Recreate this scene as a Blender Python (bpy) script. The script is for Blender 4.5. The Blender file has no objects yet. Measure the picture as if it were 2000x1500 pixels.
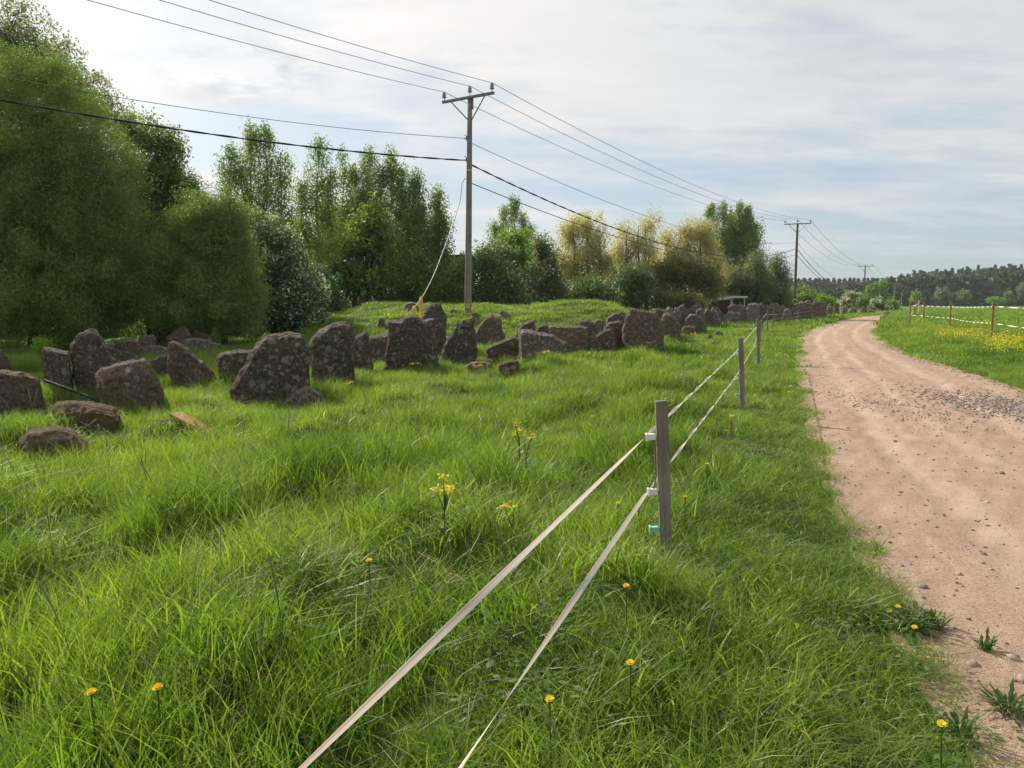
import bpy, bmesh, math, random
import numpy as np
from mathutils import Vector, noise
C = bpy.context.scene.collection
SC = bpy.context.scene
rng = np.random.default_rng(7); random.seed(7)
R = math.radians
# ---------------------------------------------------------------- camera
CAMH = 1.6; PITCH = math.atan(160/1500)
cam = bpy.data.cameras.new('camera'); cam.sensor_width = 36; cam.lens = 27
cam.clip_start = .05; cam.clip_end = 9000
camo = bpy.data.objects.new('camera', cam); C.objects.link(camo)
camo.location = (0, 0, CAMH); camo.rotation_euler = (math.pi/2-PITCH, 0, 0)
SC.camera = camo
# ---------------------------------------------------------------- light
SUN_AZ = R(-40); SUN_EL = R(34)         # azimuth from +Y (view), negative = left
sdir = Vector((math.sin(SUN_AZ)*math.cos(SUN_EL), math.cos(SUN_AZ)*math.cos(SUN_EL), math.sin(SUN_EL)))
sun = bpy.data.lights.new('sun', 'SUN'); sun.energy = 5.0; sun.angle = R(.6); sun.color = (1, .9, .76)
suno = bpy.data.objects.new('sun', sun); C.objects.link(suno)
suno.rotation_euler = sdir.to_track_quat('Z', 'Y').to_euler(); suno.location = (-20, 20, 30)
SC.view_settings.view_transform = 'Standard'; SC.view_settings.look = 'None'
SC.view_settings.exposure = .36; SC.view_settings.gamma = 1
SC.render.engine = 'CYCLES'
SC.cycles.max_bounces = 6; SC.cycles.transparent_max_bounces = 8
SC.cycles.sample_clamp_indirect = 6

class NT:
    def __init__(s, nt): s.t = nt; s.n = nt.nodes; s.n.clear()
    def add(s, kind, **kw):
        nd = s.n.new(kind)
        for k, v in kw.items():
            if k.startswith('_'): setattr(nd, k[1:], v)
        for k, v in kw.items():
            if k.startswith('i'):
                key = k[1:]; sock = nd.inputs[int(key)] if key.isdigit() else nd.inputs[key.replace('__', ' ')]
                if hasattr(v, 'is_output') or isinstance(v, bpy.types.NodeSocket): s.t.links.new(v, sock)
                else: sock.default_value = v
        return nd
    def ln(s, a, b): s.t.links.new(a, b)
    def math(s, op, a, b=0.0, clamp=False):
        nd = s.n.new('ShaderNodeMath'); nd.operation = op; nd.use_clamp = clamp
        for i, v in enumerate((a, b)):
            if isinstance(v, bpy.types.NodeSocket): s.t.links.new(v, nd.inputs[i])
            else: nd.inputs[i].default_value = v
        return nd.outputs[0]
    def ramp(s, fac, stops, interp='LINEAR'):
        nd = s.n.new('ShaderNodeValToRGB'); cr = nd.color_ramp; cr.interpolation = interp
        while len(cr.elements) < len(stops): cr.elements.new(.5)
        for e, (p, c) in zip(cr.elements, stops):
            e.position = p; e.color = (c, c, c, 1) if isinstance(c, (int, float)) else (*c, 1)
        s.t.links.new(fac, nd.inputs[0]); return nd.outputs[0]
    def noise(s, scale, detail=4, rough=.55, vec=None, dim='3D'):
        nd = s.n.new('ShaderNodeTexNoise'); nd.noise_dimensions = dim
        nd.inputs['Scale'].default_value = scale; nd.inputs['Detail'].default_value = detail; nd.inputs['Roughness'].default_value = rough
        if vec is not None: s.t.links.new(vec, nd.inputs['Vector'])
        return nd.outputs['Fac']
    def mix(s, fac, a, b, blend='MIX'):
        nd = s.n.new('ShaderNodeMix'); nd.data_type = 'RGBA'; nd.blend_type = blend
        for sock, v in ((nd.inputs[0], fac), (nd.inputs[6], a), (nd.inputs[7], b)):
            if isinstance(v, bpy.types.NodeSocket): s.t.links.new(v, sock)
            elif isinstance(v, (int, float)): sock.default_value = v
            else: sock.default_value = (*v, 1)
        return nd.outputs[2]

# ---------------------------------------------------------------- sky
w = bpy.data.worlds.new('World'); SC.world = w; w.use_nodes = True
t = NT(w.node_tree)
sky = t.add('ShaderNodeTexSky', _sky_type='NISHITA', _sun_disc=False, _sun_elevation=SUN_EL, _sun_rotation=SUN_AZ,
            _air_density=1.0, _dust_density=1.5)
tc = t.add('ShaderNodeTexCoord')
vec = tc.outputs['Generated']
sep = t.add('ShaderNodeSeparateXYZ', iVector=vec)
X, Y, Z = sep.outputs
zz = t.math('ADD', t.math('MAXIMUM', Z, 0.0), .12)
cx = t.math('DIVIDE', X, zz); cy = t.math('DIVIDE', Y, zz)
cv = t.add('ShaderNodeCombineXYZ', iX=t.math('MULTIPLY', cx, .55), iY=cy, iZ=0.0).outputs[0]
n1 = t.noise(1.1, 6, .6, cv); n2 = t.noise(.45, 3, .5, cv); n3 = t.noise(3.2, 6, .62, cv)
dots = t.add('ShaderNodeVectorMath', _operation='DOT_PRODUCT', i0=vec, i1=tuple(sdir))
glow = t.math('POWER', t.math('MAXIMUM', dots.outputs['Value'], 0.0), 5.0)
zf = t.math('MAXIMUM', Z, 0.0)
# cloud cover: nearly closed high, thinner toward the right horizon and in patches at the left
cov = t.math('ADD', t.math('MULTIPLY', n1, .75), t.math('MULTIPLY', n2, .45))
cov = t.math('ADD', cov, t.math('MULTIPLY', n3, .25))
cov = t.math('ADD', cov, t.math('MULTIPLY', zf, .30))
gx = t.math('SUBTRACT', t.math('DIVIDE', X, t.math('MAXIMUM', Y, .05)), -.36); gz = t.math('SUBTRACT', t.math('DIVIDE', Z, t.math('MAXIMUM', Y, .05)), .205)
gap = t.math('ADD', t.math('MULTIPLY', t.math('MULTIPLY', gx, gx), 16.0), t.math('MULTIPLY', t.math('MULTIPLY', gz, gz), 420.0))
gap = t.math('MULTIPLY', t.math('SUBTRACT', 1.0, gap, True), .24)
gx2 = t.math('SUBTRACT', t.math('DIVIDE', X, t.math('MAXIMUM', Y, .05)), .02); gz2 = t.math('SUBTRACT', t.math('DIVIDE', Z, t.math('MAXIMUM', Y, .05)), .165)
gap2 = t.math('ADD', t.math('MULTIPLY', t.math('MULTIPLY', gx2, gx2), 8.0), t.math('MULTIPLY', t.math('MULTIPLY', gz2, gz2), 160.0))
gap = t.math('ADD', gap, t.math('MULTIPLY', t.math('SUBTRACT', 1.0, gap2, True), .15))
cov = t.math('SUBTRACT', cov, gap)
cov = t.math('SUBTRACT', cov, t.math('MULTIPLY', t.math('MULTIPLY', t.math('MAXIMUM', X, 0.0), t.math('SUBTRACT', 1.0, t.math('MULTIPLY', zf, 4.5), True)), .20))
covf = t.ramp(cov, [(.62, 0.0), (.80, 1.0)])
cb = t.math('ADD', t.math('MULTIPLY', glow, .25), t.math('ADD', t.math('MULTIPLY', n3, .17), .55))
bx1 = t.math('SUBTRACT', t.math('DIVIDE', X, t.math('MAXIMUM', Y, .05)), -.335); bz1 = t.math('SUBTRACT', t.math('DIVIDE', Z, t.math('MAXIMUM', Y, .05)), .288)
bl = t.math('ADD', t.math('MULTIPLY', t.math('MULTIPLY', bx1, bx1), 60.0), t.math('MULTIPLY', t.math('MULTIPLY', bz1, bz1), 420.0))
n4 = t.noise(1.0, 6, .6, t.add('ShaderNodeMapping', iVector=vec, iLocation=(3.1, 0, 1.4), iRotation=(0, R(14), 0), iScale=(9, 9, 24)).outputs[0])
bl = t.math('MULTIPLY', t.math('SUBTRACT', 1.0, bl, True), t.ramp(n4, [(.47, 0.0), (.66, 1.0)]))
bl = t.math('MULTIPLY', t.math('MULTIPLY', bl, .34), t.math('GREATER_THAN', Y, 0.0))
cb = t.math('SUBTRACT', cb, bl)
cb = t.math('SUBTRACT', cb, t.math('MULTIPLY', t.math('MAXIMUM', X, 0.0), .09))
ccol = t.mix(t.math('MAXIMUM', t.math('MULTIPLY', X, 1.3), 0.0, True), (1.0, .985, .98), (.87, .945, 1.0))
ccol = t.mix(1.0, ccol, t.add('ShaderNodeCombineColor', iRed=cb, iGreen=cb, iBlue=cb).outputs[0], 'MULTIPLY')
bgs = t.add('ShaderNodeBackground', iColor=sky.outputs[0], iStrength=.11)
bgb = t.add('ShaderNodeBackground', iColor=(.44, .62, .76, 1), iStrength=.66)
mx0 = t.add('ShaderNodeMixShader', iFac=.62, i1=bgs.outputs[0], i2=bgb.outputs[0])
ccol = t.mix(t.math('MULTIPLY', bl, 2.0, True), ccol, (.50, .60, .70), 'MIX')
bgc = t.add('ShaderNodeBackground', iColor=ccol, iStrength=1.0)
mx = t.add('ShaderNodeMixShader', iFac=t.math('MULTIPLY', t.math('ADD', t.math('MULTIPLY', covf, .82), .18), 1.0), i1=mx0.outputs[0], i2=bgc.outputs[0])
wo = t.add('ShaderNodeOutputWorld', iSurface=mx.outputs[0])

# ---------------------------------------------------------------- helpers
cp, sp = math.cos(PITCH), math.sin(PITCH)
def raydir(px, py):
    a = (px-1000)/1500; b = (750-py)/1500
    return a, cp+b*sp, -sp+b*cp
def at(px, py, Yd):
    a, dy, dz = raydir(px, py); s = Yd/dy
    return Vector((a*s, Yd, CAMH+dz*s))
def proj(p):
    x, y, z = p[0], p[1], p[2]-CAMH
    d = y*cp - z*sp; u = y*sp + z*cp
    return 1000+1500*x/d, 750-1500*u/d
def gpt(px, py, z=0):
    a, dy, dz = raydir(px, py); s = (z-CAMH)/dz
    return a*s, dy*s
# road edges, as x over y
LE = [(2010, 1600), (1935, 1450), (1850, 1330), (1765, 1190), (1700, 1085), (1630, 950), (1592, 840), (1566, 745), (1558, 700), (1560, 662), (1575, 648), (1600, 639), (1640, 627), (1680, 619)]
RE = [(2000, 762), (1850, 716), (1790, 697), (1752, 682), (1718, 660), (1710, 648), (1714, 636), (1728, 620)]
lp = [gpt(*p) for p in LE]; rp = [gpt(*p) for p in RE]
ly = np.array([-40, -10, 0]+[p[1] for p in lp]+[110, 160, 230, 400]); lx = np.array([-13, -.6, .95]+[p[0] for p in lp]+[56, 96, 160, 330])
ry = np.array([-40, -10, 0, 5, 10]+[p[1] for p in rp]+[110, 160, 230, 400]); rx = np.array([-8, 3.2, 4.9, 5.9, 7.5]+[p[0] for p in rp]+[60, 101, 166, 336])
def xL(y): return np.interp(y, ly, lx)
def xR(y): return np.interp(y, ry, rx)
tr = np.random.default_rng(3)
TN = 150
ty = 2.5+22*tr.random(TN)**1.3; tx = (tr.random(TN)*1.6-1.15)*(ty*.62+1.2); tr_ = .20+.40*tr.random(TN); th_ = .06+.20*tr.random(TN)
keep = tx < xL(ty)-1.2
tx, ty, tr_, th_ = tx[keep], ty[keep], tr_[keep], th_[keep]
def ss(a, b, v):
    q = np.clip((v-a)/(b-a), 0, 1); return q*q*(3-2*q)
def mound(x, y):
    f = ss(21.5, 31.5, y)*(1-ss(37, 50, y))
    g = ss(-10.2, -5.2, x)*(1-ss(3.5, 7.6, x))
    hump = 1+.12*np.exp(-((x-3.0)/1.3)**2-((y-33)/3)**2)*1.0-.10*np.exp(-((x-.2)/1.5)**2)+.05*np.sin(x*1.7+y*.9)*ss(24, 28, y)
    return 1.42*f*g*hump
def H(x, y):
    x = np.asarray(x, float); y = np.asarray(y, float)
    z = .035*np.sin(x*.9+.4*y)+.03*np.sin(.55*y-1.3*x+1)+.02*np.sin(2.1*x+1.7*y)+.015*np.sin(3.3*y-2.7*x)
    l, r = xL(y), xR(y)
    damp = ss(0, 2.5, l-x)+ss(0, 2.5, x-r)
    z = z*np.clip(damp, 0, 1)*(1-ss(60, 120, y)*.6)
    near = (y < 30) & (x < l)
    if near.any():
        xx, yy = x[near], y[near]
        s = np.zeros_like(xx)
        for a, b, c, d in zip(tx, ty, tr_, th_): s += d*np.exp(-((xx-a)**2+(yy-b)**2)/(c*c))
        z[near] += np.minimum(s, .34)*ss(0, .9, l[near]-xx)
    z = z + .17*ss(.1, 2.2, x-r)*ss(-5, 5, y)
    z = z + .10*ss(.0, 1.0, l-x)*(1-ss(1.5, 4, l-x))
    z = z - .14*((x > l-.02) & (x < r+.02))
    z = z + mound(x, y)
    z = z + ss(330, 520, y)*12*(1-.35*ss(0, 60, 120-x))
    return z
def Hs(x, y): return float(H(np.array([x]), np.array([y]))[0])
def hit(px, py, dz=0.0):
    """first point of the sight line through a photo pixel that is dz above the ground"""
    a, dy, dz_ = raydir(px, py)
    Ys = np.concatenate([np.arange(1.2, 30, .06), np.arange(30, 140, .25), np.arange(140, 600, 2)])
    s = Ys/dy; z = CAMH+dz_*s; g = H(a*s, Ys)+dz
    k = np.argmax(z <= g) if (z <= g).any() else len(Ys)-1
    return Vector((a*s[k], Ys[k], g[k]-dz))

def tag(o, label=None, cat=None, group=None, kind=None):
    if label: o['label'] = label
    if cat: o['category'] = cat
    if group: o['group'] = group
    if kind: o['kind'] = kind
    return o
def empty(name, loc, label=None, cat=None, group=None):
    o = bpy.data.objects.new(name, None); o.empty_display_size = .2; C.objects.link(o); o.location = loc
    return tag(o, label, cat, group)
def link(name, me, mat, parent=None, loc=None):
    o = bpy.data.objects.new(name, me)
    if mat is not None: me.materials.append(mat)
    C.objects.link(o)
    if parent is not None: o.parent = parent
    if loc is not None: o.location = loc
    return o
def copy_tree(o, parent=None):
    c = o.copy(); C.objects.link(c); c.parent = parent
    for ch in list(o.children): copy_tree(ch, c)
    return c
def npmesh(name, V, F, attrs=None, smooth=False):
    """V (n,3); F (m,k) array of equal-size faces"""
    V = np.asarray(V, np.float32); F = np.asarray(F, np.int32); me = bpy.data.meshes.new(name)
    m, k = F.shape
    me.vertices.add(len(V)); me.vertices.foreach_set('co', V.ravel())
    me.loops.add(m*k); me.loops.foreach_set('vertex_index', F.ravel())
    me.polygons.add(m); me.polygons.foreach_set('loop_start', np.arange(0, m*k, k, dtype=np.int32))
    if smooth: me.polygons.foreach_set('use_smooth', np.ones(m, bool))
    for nm, a in (attrs or {}).items():
        at_ = me.attributes.new(nm, 'FLOAT', 'POINT'); at_.data.foreach_set('value', np.asarray(a, np.float32))
    me.update(calc_edges=True); return me
class MB:
    def __init__(s): s.v = []; s.f = []; s.off = Vector((0, 0, 0))
    def tube(s, pts, rad, n=8, caps=True):
        pts = [Vector(p) for p in pts]; rad = rad if hasattr(rad, '__len__') else [rad]*len(pts)
        rings = []; up = None
        for i, p in enumerate(pts):
            d = (pts[min(i+1, len(pts)-1)]-pts[max(i-1, 0)]).normalized()
            if up is None: up = d.orthogonal().normalized()
            up = (up-d*up.dot(d)).normalized(); w_ = d.cross(up)
            b = len(s.v)
            for k in range(n):
                a = 2*math.pi*k/n; s.v.append(p+(up*math.cos(a)+w_*math.sin(a))*rad[i])
            rings.append(b)
        for a, b in zip(rings, rings[1:]):
            for k in range(n): s.f.append((a+k, a+(k+1) % n, b+(k+1) % n, b+k))
        if caps:
            s.f.append(tuple(rings[0]+k for k in range(n))[::-1]); s.f.append(tuple(rings[-1]+k for k in range(n)))
        return s
    def box(s, c, size, rot=None, axes=None):
        c = Vector(c); b = len(s.v); ax = axes or (Vector((1, 0, 0)), Vector((0, 1, 0)), Vector((0, 0, 1)))
        for k in range(8):
            q = Vector(((k & 1)-.5, ((k >> 1) & 1)-.5, ((k >> 2) & 1)-.5))
            s.v.append(c+ax[0]*q.x*size[0]+ax[1]*q.y*size[1]+ax[2]*q.z*size[2])
        for f in ((0, 2, 3, 1), (4, 5, 7, 6), (0, 1, 5, 4), (2, 6, 7, 3), (0, 4, 6, 2), (1, 3, 7, 5)): s.f.append(tuple(b+i for i in f))
        return s
    def build(s, name, mat, parent=None, smooth=False, bevel=0):
        off = Vector(parent.location) if parent is not None else Vector((0, 0, 0))
        if parent is not None and parent.parent is not None: off = off+parent.parent.location
        org = None
        if parent is None:
            org = sum(s.v, Vector())/len(s.v); org.z = min(v.z for v in s.v); off = org
        me = bpy.data.meshes.new(name); me.from_pydata([v-off for v in s.v], [], s.f)
        if smooth: me.polygons.foreach_set('use_smooth', [True]*len(me.polygons))
        me.update()
        if bevel:
            bm = bmesh.new(); bm.from_mesh(me); bmesh.ops.bevel(bm, geom=bm.edges[:], offset=bevel, segments=1, affect='EDGES'); bm.to_mesh(me); bm.free()
        return link(name, me, mat, parent, org)

# ---------------------------------------------------------------- materials
def new_mat(name):
    m = bpy.data.materials.new(name); m.use_nodes = True; t = NT(m.node_tree); return m, t
def pbr(t, col, rough=.8, spec=.3, bump=None, bstr=.3, bdist=.02):
    kw = {}
    b = t.add('ShaderNodeBsdfPrincipled', iRoughness=rough)
    b.inputs['Specular IOR Level'].default_value = spec
    if isinstance(col, bpy.types.NodeSocket): t.ln(col, b.inputs['Base Color'])
    else: b.inputs['Base Color'].default_value = (*col, 1)
    if bump is not None:
        bp = t.add('ShaderNodeBump', iStrength=bstr, iDistance=bdist, iHeight=bump); t.ln(bp.outputs[0], b.inputs['Normal'])
    o = t.add('ShaderNodeOutputMaterial', iSurface=b.outputs[0]); return b
def objco(t): return t.add('ShaderNodeTexCoord').outputs['Object']
def posn(t): return t.add('ShaderNodeNewGeometry').outputs['Position']
def leafmat(name, cols, trans=.38, tcol=1.9, rough=.55, spec=.35, big=None):
    m, t = new_mat(name)
    a = t.add('ShaderNodeAttribute', _attribute_name='tint').outputs['Fac']
    n = t.noise(big or .7, 3, .5, posn(t))
    f = t.math('ADD', t.math('MULTIPLY', a, .75), t.math('MULTIPLY', t.math('SUBTRACT', n, .38), .9), True)
    k = len(cols)-1
    col = t.ramp(f, [(i/k, c) for i, c in enumerate(cols)])
    b = t.add('ShaderNodeBsdfPrincipled', iRoughness=rough); t.ln(col, b.inputs['Base Color']); b.inputs['Specular IOR Level'].default_value = spec
    tcn = t.mix(1.0, col, (tcol, tcol*1.02, tcol*.55), 'MULTIPLY')
    tb = t.add('ShaderNodeBsdfTranslucent', iColor=tcn)
    mx = t.add('ShaderNodeMixShader', iFac=trans, i1=b.outputs[0], i2=tb.outputs[0])
    t.add('ShaderNodeOutputMaterial', iSurface=mx.outputs[0]); return m
def grassmat(name, cols, trans=.5, big=.35, tcol=(1.72, 1.88, .68), spec=.4, rough=.45):
    m, t = new_mat(name)
    a = t.add('ShaderNodeAttribute', _attribute_name='tint').outputs['Fac']
    rnd = t.add('ShaderNodeObjectInfo').outputs['Random']
    p = posn(t); n = t.noise(big, 4, .6, p); n2 = t.noise(2.3, 2, .5, p)
    f = t.math('ADD', t.math('MULTIPLY', a, .46), t.math('MULTIPLY', rnd, .16))
    f = t.math('ADD', f, t.math('MULTIPLY', t.math('SUBTRACT', n, .37), 1.5))
    f = t.math('ADD', f, t.math('MULTIPLY', t.math('SUBTRACT', n2, .5), .35), True)
    k = len(cols)-1
    col = t.ramp(f, [(i/k, c) for i, c in enumerate(cols)])
    dry = t.add('ShaderNodeAttribute', _attribute_name='dry').outputs['Fac']
    col = t.mix(t.math('MULTIPLY', dry, .8), col, (.25, .215, .10))
    b = t.add('ShaderNodeBsdfPrincipled', iRoughness=rough); t.ln(col, b.inputs['Base Color']); b.inputs['Specular IOR Level'].default_value = spec
    tb = t.add('ShaderNodeBsdfTranslucent', iColor=t.mix(1.0, col, tcol, 'MULTIPLY'))
    mx = t.add('ShaderNodeMixShader', iFac=trans, i1=b.outputs[0], i2=tb.outputs[0])
    t.add('ShaderNodeOutputMaterial', iSurface=mx.outputs[0]); return m
M = {}
GCOL = [(.036, .080, .012), (.090, .160, .021), (.162, .240, .038), (.265, .315, .088)]
M['grass'] = grassmat('grass_blades', GCOL)
M['crop'] = grassmat('crop_blades', [(.045, .12, .02), (.075, .17, .03), (.10, .21, .035), (.14, .25, .05)], big=.08)
m, t = new_mat('straw'); M['straw'] = m
pbr(t, t.ramp(t.add('ShaderNodeAttribute', _attribute_name='tint').outputs['Fac'], [(0, (.18, .14, .07)), (1, (.45, .38, .22))]), .7)
m, t = new_mat('seedhead'); M['seed'] = m
pbr(t, t.ramp(t.add('ShaderNodeAttribute', _attribute_name='tint').outputs['Fac'], [(0, (.05, .10, .03)), (.49, (.07, .13, .03)), (.51, (.10, .10, .06)), (1, (.22, .20, .13))]), .7)
# ground
m, t = new_mat('ground'); M['ground'] = m
p = posn(t); sx = t.add('ShaderNodeSeparateXYZ', iVector=p)
near = t.ramp(t.noise(5, 6, .6, p), [(.3, (.018, .035, .008)), (.55, (.045, .085, .015)), (.75, (.09, .10, .035))])
far = t.ramp(t.noise(.05, 6, .6, p), [(.3, (.075, .16, .025)), (.7, (.12, .22, .04))])
far = t.mix(t.ramp(t.noise(.6, 4, .6, p), [(.35, 0.0), (.7, .6)]), far, (.06, .13, .02))
ff = t.math('MULTIPLY', t.math('SUBTRACT', sx.outputs[1], 60.0), 1/60, True)
pbr(t, t.mix(ff, near, far), .95, .1, t.noise(9, 5, .7, p), .6, .05)
# road
m, t = new_mat('road_dirt'); M['road'] = m
p = posn(t)
u = t.add('ShaderNodeAttribute', _attribute_name='across').outputs['Fac']
v = t.add('ShaderNodeAttribute', _attribute_name='along').outputs['Fac']
uv = t.add('ShaderNodeCombineXYZ', iX=t.math('MULTIPLY', u, 1.0), iY=t.math('MULTIPLY', v, .05), iZ=0.0).outputs[0]
streak = t.noise(3.2, 5, .6, uv); fine = t.noise(45, 5, .75, p); med = t.noise(2.2, 5, .6, p); gr = t.noise(160, 2, .6, p)
col = t.ramp(med, [(.3, (.325, .215, .148)), (.55, (.41, .288, .204)), (.75, (.48, .36, .268))])
col = t.mix(t.ramp(streak, [(.42, 0.0), (.64, .6)]), col, (.32, .205, .15))
col = t.mix(t.ramp(t.noise(7, 4, .65, uv), [(.5, 0.0), (.72, .45)]), col, (.53, .41, .315))
col = t.mix(t.ramp(fine, [(.32, .85), (.50, 0.0)]), col, (.17, .12, .09))
col = t.mix(t.ramp(gr, [(.58, 0.0), (.70, .7)]), col, (.62, .53, .46))
col = t.mix(t.ramp(t.noise(95, 3, .7, p), [(.30, .8), (.42, 0.0)]), col, (.13, .095, .075))
for c_, w_ in ((1.0, .22), (2.75, .22), (1.75, .16)):
    dd = t.math('ABSOLUTE', t.math('SUBTRACT', t.math('ADD', u, t.math('MULTIPLY', t.math('SUBTRACT', t.noise(.25, 2, .5, p), .5), .7)), c_))
    tm = t.math('MULTIPLY', t.math('MULTIPLY', t.ramp(t.math('DIVIDE', dd, w_), [(.3, 1.0), (1.0, 0.0)]), t.ramp(t.noise(1.5, 4, .6, p), [(.3, .2), (.6, 1.0)])), .42)
    col = t.mix(tm, col, (.54, .43, .335))
hb = t.math('ADD', t.math('MULTIPLY', fine, .8), t.math('ADD', t.math('MULTIPLY', gr, .3), t.math('MULTIPLY', med, 1.2)))
pbr(t, col, .95, .15, hb, .8, .025)
# granite with lichen
def rockmat(name, base, rust, lich, amt=.5, moss=0.0):
    m, t = new_mat(name); p = posn(t)
    c = t.ramp(t.noise(18, 7, .75, p), [(.32, tuple(x*.4 for x in base)), (.52, base), (.72, tuple(x*1.9 for x in base))])
    c = t.mix(t.ramp(t.noise(1.7, 4, .6, p), [(.48, 0.0), (.66, .8)]), c, rust)
    wv = t.add('ShaderNodeVectorMath', _operation='ADD', i0=p, i1=t.add('ShaderNodeVectorMath', _operation='SCALE', i0=t.add('ShaderNodeTexNoise', iScale=9.0, iDetail=4.0, iVector=p).outputs['Color'], iScale=.16).outputs[0]).outputs[0]
    masks = []
    for sc_, lim, rad_ in ((5.5, .62, .34), (12.0, .45, .36)):
        vo = t.add('ShaderNodeTexVoronoi', _feature='F1', iScale=sc_, iRandomness=1.0, iVector=wv)
        cc_ = t.add('ShaderNodeSeparateColor', iColor=vo.outputs['Color']).outputs
        dd_ = t.math('ADD', vo.outputs['Distance'], t.math('MULTIPLY', cc_[1], .16))
        masks.append(t.math('MULTIPLY', t.ramp(dd_, [(rad_, 1.0), (rad_+.05, 0.0)]), t.ramp(cc_[0], [(max(0, lim-amt*.35), 0.0), (max(0, lim-amt*.35)+.04, 1.0)])))
    patch = t.ramp(t.noise(1.6, 4, .65, p), [(.36, .25), (.50, 1.0)])
    fine = t.ramp(t.noise(34, 5, .75, p), [(.54, 0.0), (.64, .75)])
    f = t.math('MULTIPLY', t.math('MAXIMUM', t.math('MAXIMUM', masks[0], masks[1]), fine), patch)
    f = t.math('MULTIPLY', f, t.ramp(t.noise(60, 3, .7, p), [(.32, .35), (.5, .9)]))
    c = t.mix(f, c, t.mix(t.noise(40, 3, .6, p), tuple(x*.6 for x in lich), tuple(x*1.35 for x in lich)))
    if moss:
        nz = t.add('ShaderNodeSeparateXYZ', iVector=t.add('ShaderNodeNewGeometry').outputs['Normal']).outputs[2]
        mf = t.math('MULTIPLY', t.ramp(t.noise(5, 5, .6, p), [(.42, 0.0), (.55, 1.0)]), moss)
        c = t.mix(mf, c, t.ramp(t.noise(30, 4, .6, p), [(.3, (.10, .065, .02)), (.7, (.20, .14, .035))]))
    b = t.math('ADD', t.noise(38, 6, .75, p), t.math('MULTIPLY', t.noise(9, 6, .7, p), 2.4))
    pbr(t, c, .95, .12, b, 1.0, .05); return m
M['rock_dark'] = rockmat('granite_dark', (.118, .100, .082), (.15, .098, .066), (.30, .29, .26), .6)
M['rock_lichen'] = rockmat('granite_lichen', (.104, .090, .074), (.14, .095, .065), (.30, .295, .265), .95)
M['rock_red'] = rockmat('granite_red', (.158, .118, .090), (.19, .115, .075), (.30, .28, .25), .45)
M['rock_pale'] = rockmat('granite_pale', (.17, .15, .13), (.18, .13, .10), (.36, .35, .31), .95)
M['rock_moss'] = rockmat('granite_moss', (.14, .105, .085), (.18, .11, .07), (.22, .20, .18), .7, .55)
M['rock_orange'] = rockmat('granite_orange', (.12, .075, .055), (.45, .12, .025), (.3, .28, .25), .3)
def woodmat(name, a, b, scale=1.0):
    m, t = new_mat(name); p = objco(t)
    mp = t.add('ShaderNodeMapping', iVector=p, iScale=(38*scale, 38*scale, 1.6*scale)).outputs[0]
    n = t.noise(1.0, 6, .65, mp)
    c = t.ramp(n, [(.3, a), (.7, b)])
    c = t.mix(t.ramp(t.noise(3, 4, .6, p), [(.45, 0.0), (.7, .5)]), c, tuple(x*.55 for x in a))
    pbr(t, c, .85, .2, n, .6, .004); return m
M['wood_grey'] = woodmat('weathered_wood', (.12, .105, .09), (.27, .245, .215))
M['wood_warm'] = woodmat('brown_wood', (.24, .12, .05), (.42, .24, .11))
M['pole'] = woodmat('pole_wood', (.15, .13, .10), (.27, .245, .20), .35)
M['pole_brown'] = woodmat('creosote_wood', (.10, .065, .05), (.19, .13, .10), .35)
def flat(name, c, rough=.6, spec=.4, metal=0, nz=.25, sc=8):
    m, t = new_mat(name); p = objco(t)
    b = pbr(t, t.mix(t.ramp(t.noise(sc, 5, .6, p), [(.35, 0.0), (.7, 1.0)]), c, tuple(x*(1-nz) for x in c)), rough, spec); b.inputs['Metallic'].default_value = metal
    return m
M['steel'] = flat('galvanised_steel', (.16, .155, .16), .5, .5, .4)
M['dark_iron'] = flat('dark_iron', (.035, .032, .035), .5)
M['porcelain'] = flat('grey_porcelain', (.30, .32, .30), .25, .6)
M['cable'] = flat('black_cable', (.018, .018, .02), .45)
M['wire'] = flat('aluminium_wire', (.20, .19, .19), .4, .5, .3)
M['guy'] = flat('grey_cable', (.30, .31, .31), .45)
M['yellow'] = flat('yellow_plastic', (.95, .55, .04), .4, .4, 0, .6, 14)
M['yellow_sign'] = flat('yellow_plate', (.55, .42, .12), .5)
M['white_plastic'] = flat('white_plastic', (.72, .72, .68), .35, .5, 0, .15)
M['mint'] = flat('mint_plastic', (.28, .60, .52), .35, .5)
M['blackrope'] = flat('black_pipe', (.012, .012, .012), .5)
m, t = new_mat('tape'); M['tape'] = m
u = t.add('ShaderNodeAttribute', _attribute_name='across').outputs['Fac']
st = t.math('MULTIPLY', t.math('ADD', t.math('SINE', t.math('MULTIPLY', u, 75.0)), 1.0), .11)
c = t.ramp(u, [(0, (.66, .60, .55)), (.16, (.70, .63, .56)), (.2, (.62, .36, .24)), (.36, (.64, .40, .28)), (.42, (.74, .69, .64)), (1, (.76, .72, .69))])
c = t.mix(st, c, (.30, .26, .23))
c = t.mix(t.ramp(t.noise(6, 4, .6, posn(t)), [(.45, 0.0), (.7, .4)]), c, (.50, .42, .35))
b = t.add('ShaderNodeBsdfPrincipled', iRoughness=.5, **{'iBase__Color': c}); tb = t.add('ShaderNodeBsdfTranslucent', iColor=c)
mx = t.add('ShaderNodeMixShader', iFac=.35, i1=b.outputs[0], i2=tb.outputs[0]); t.add('ShaderNodeOutputMaterial', iSurface=mx.outputs[0])
M['tape_white'] = flat('white_tape', (.85, .85, .84), .5, .3, 0, .2, .8)
M['bark'] = flat('tree_bark', (.06, .048, .036), .9, .1, 0, .5, 5)
M['bark_birch'] = flat('birch_bark', (.32, .30, .27), .8, .2, 0, .75, 4)
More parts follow.
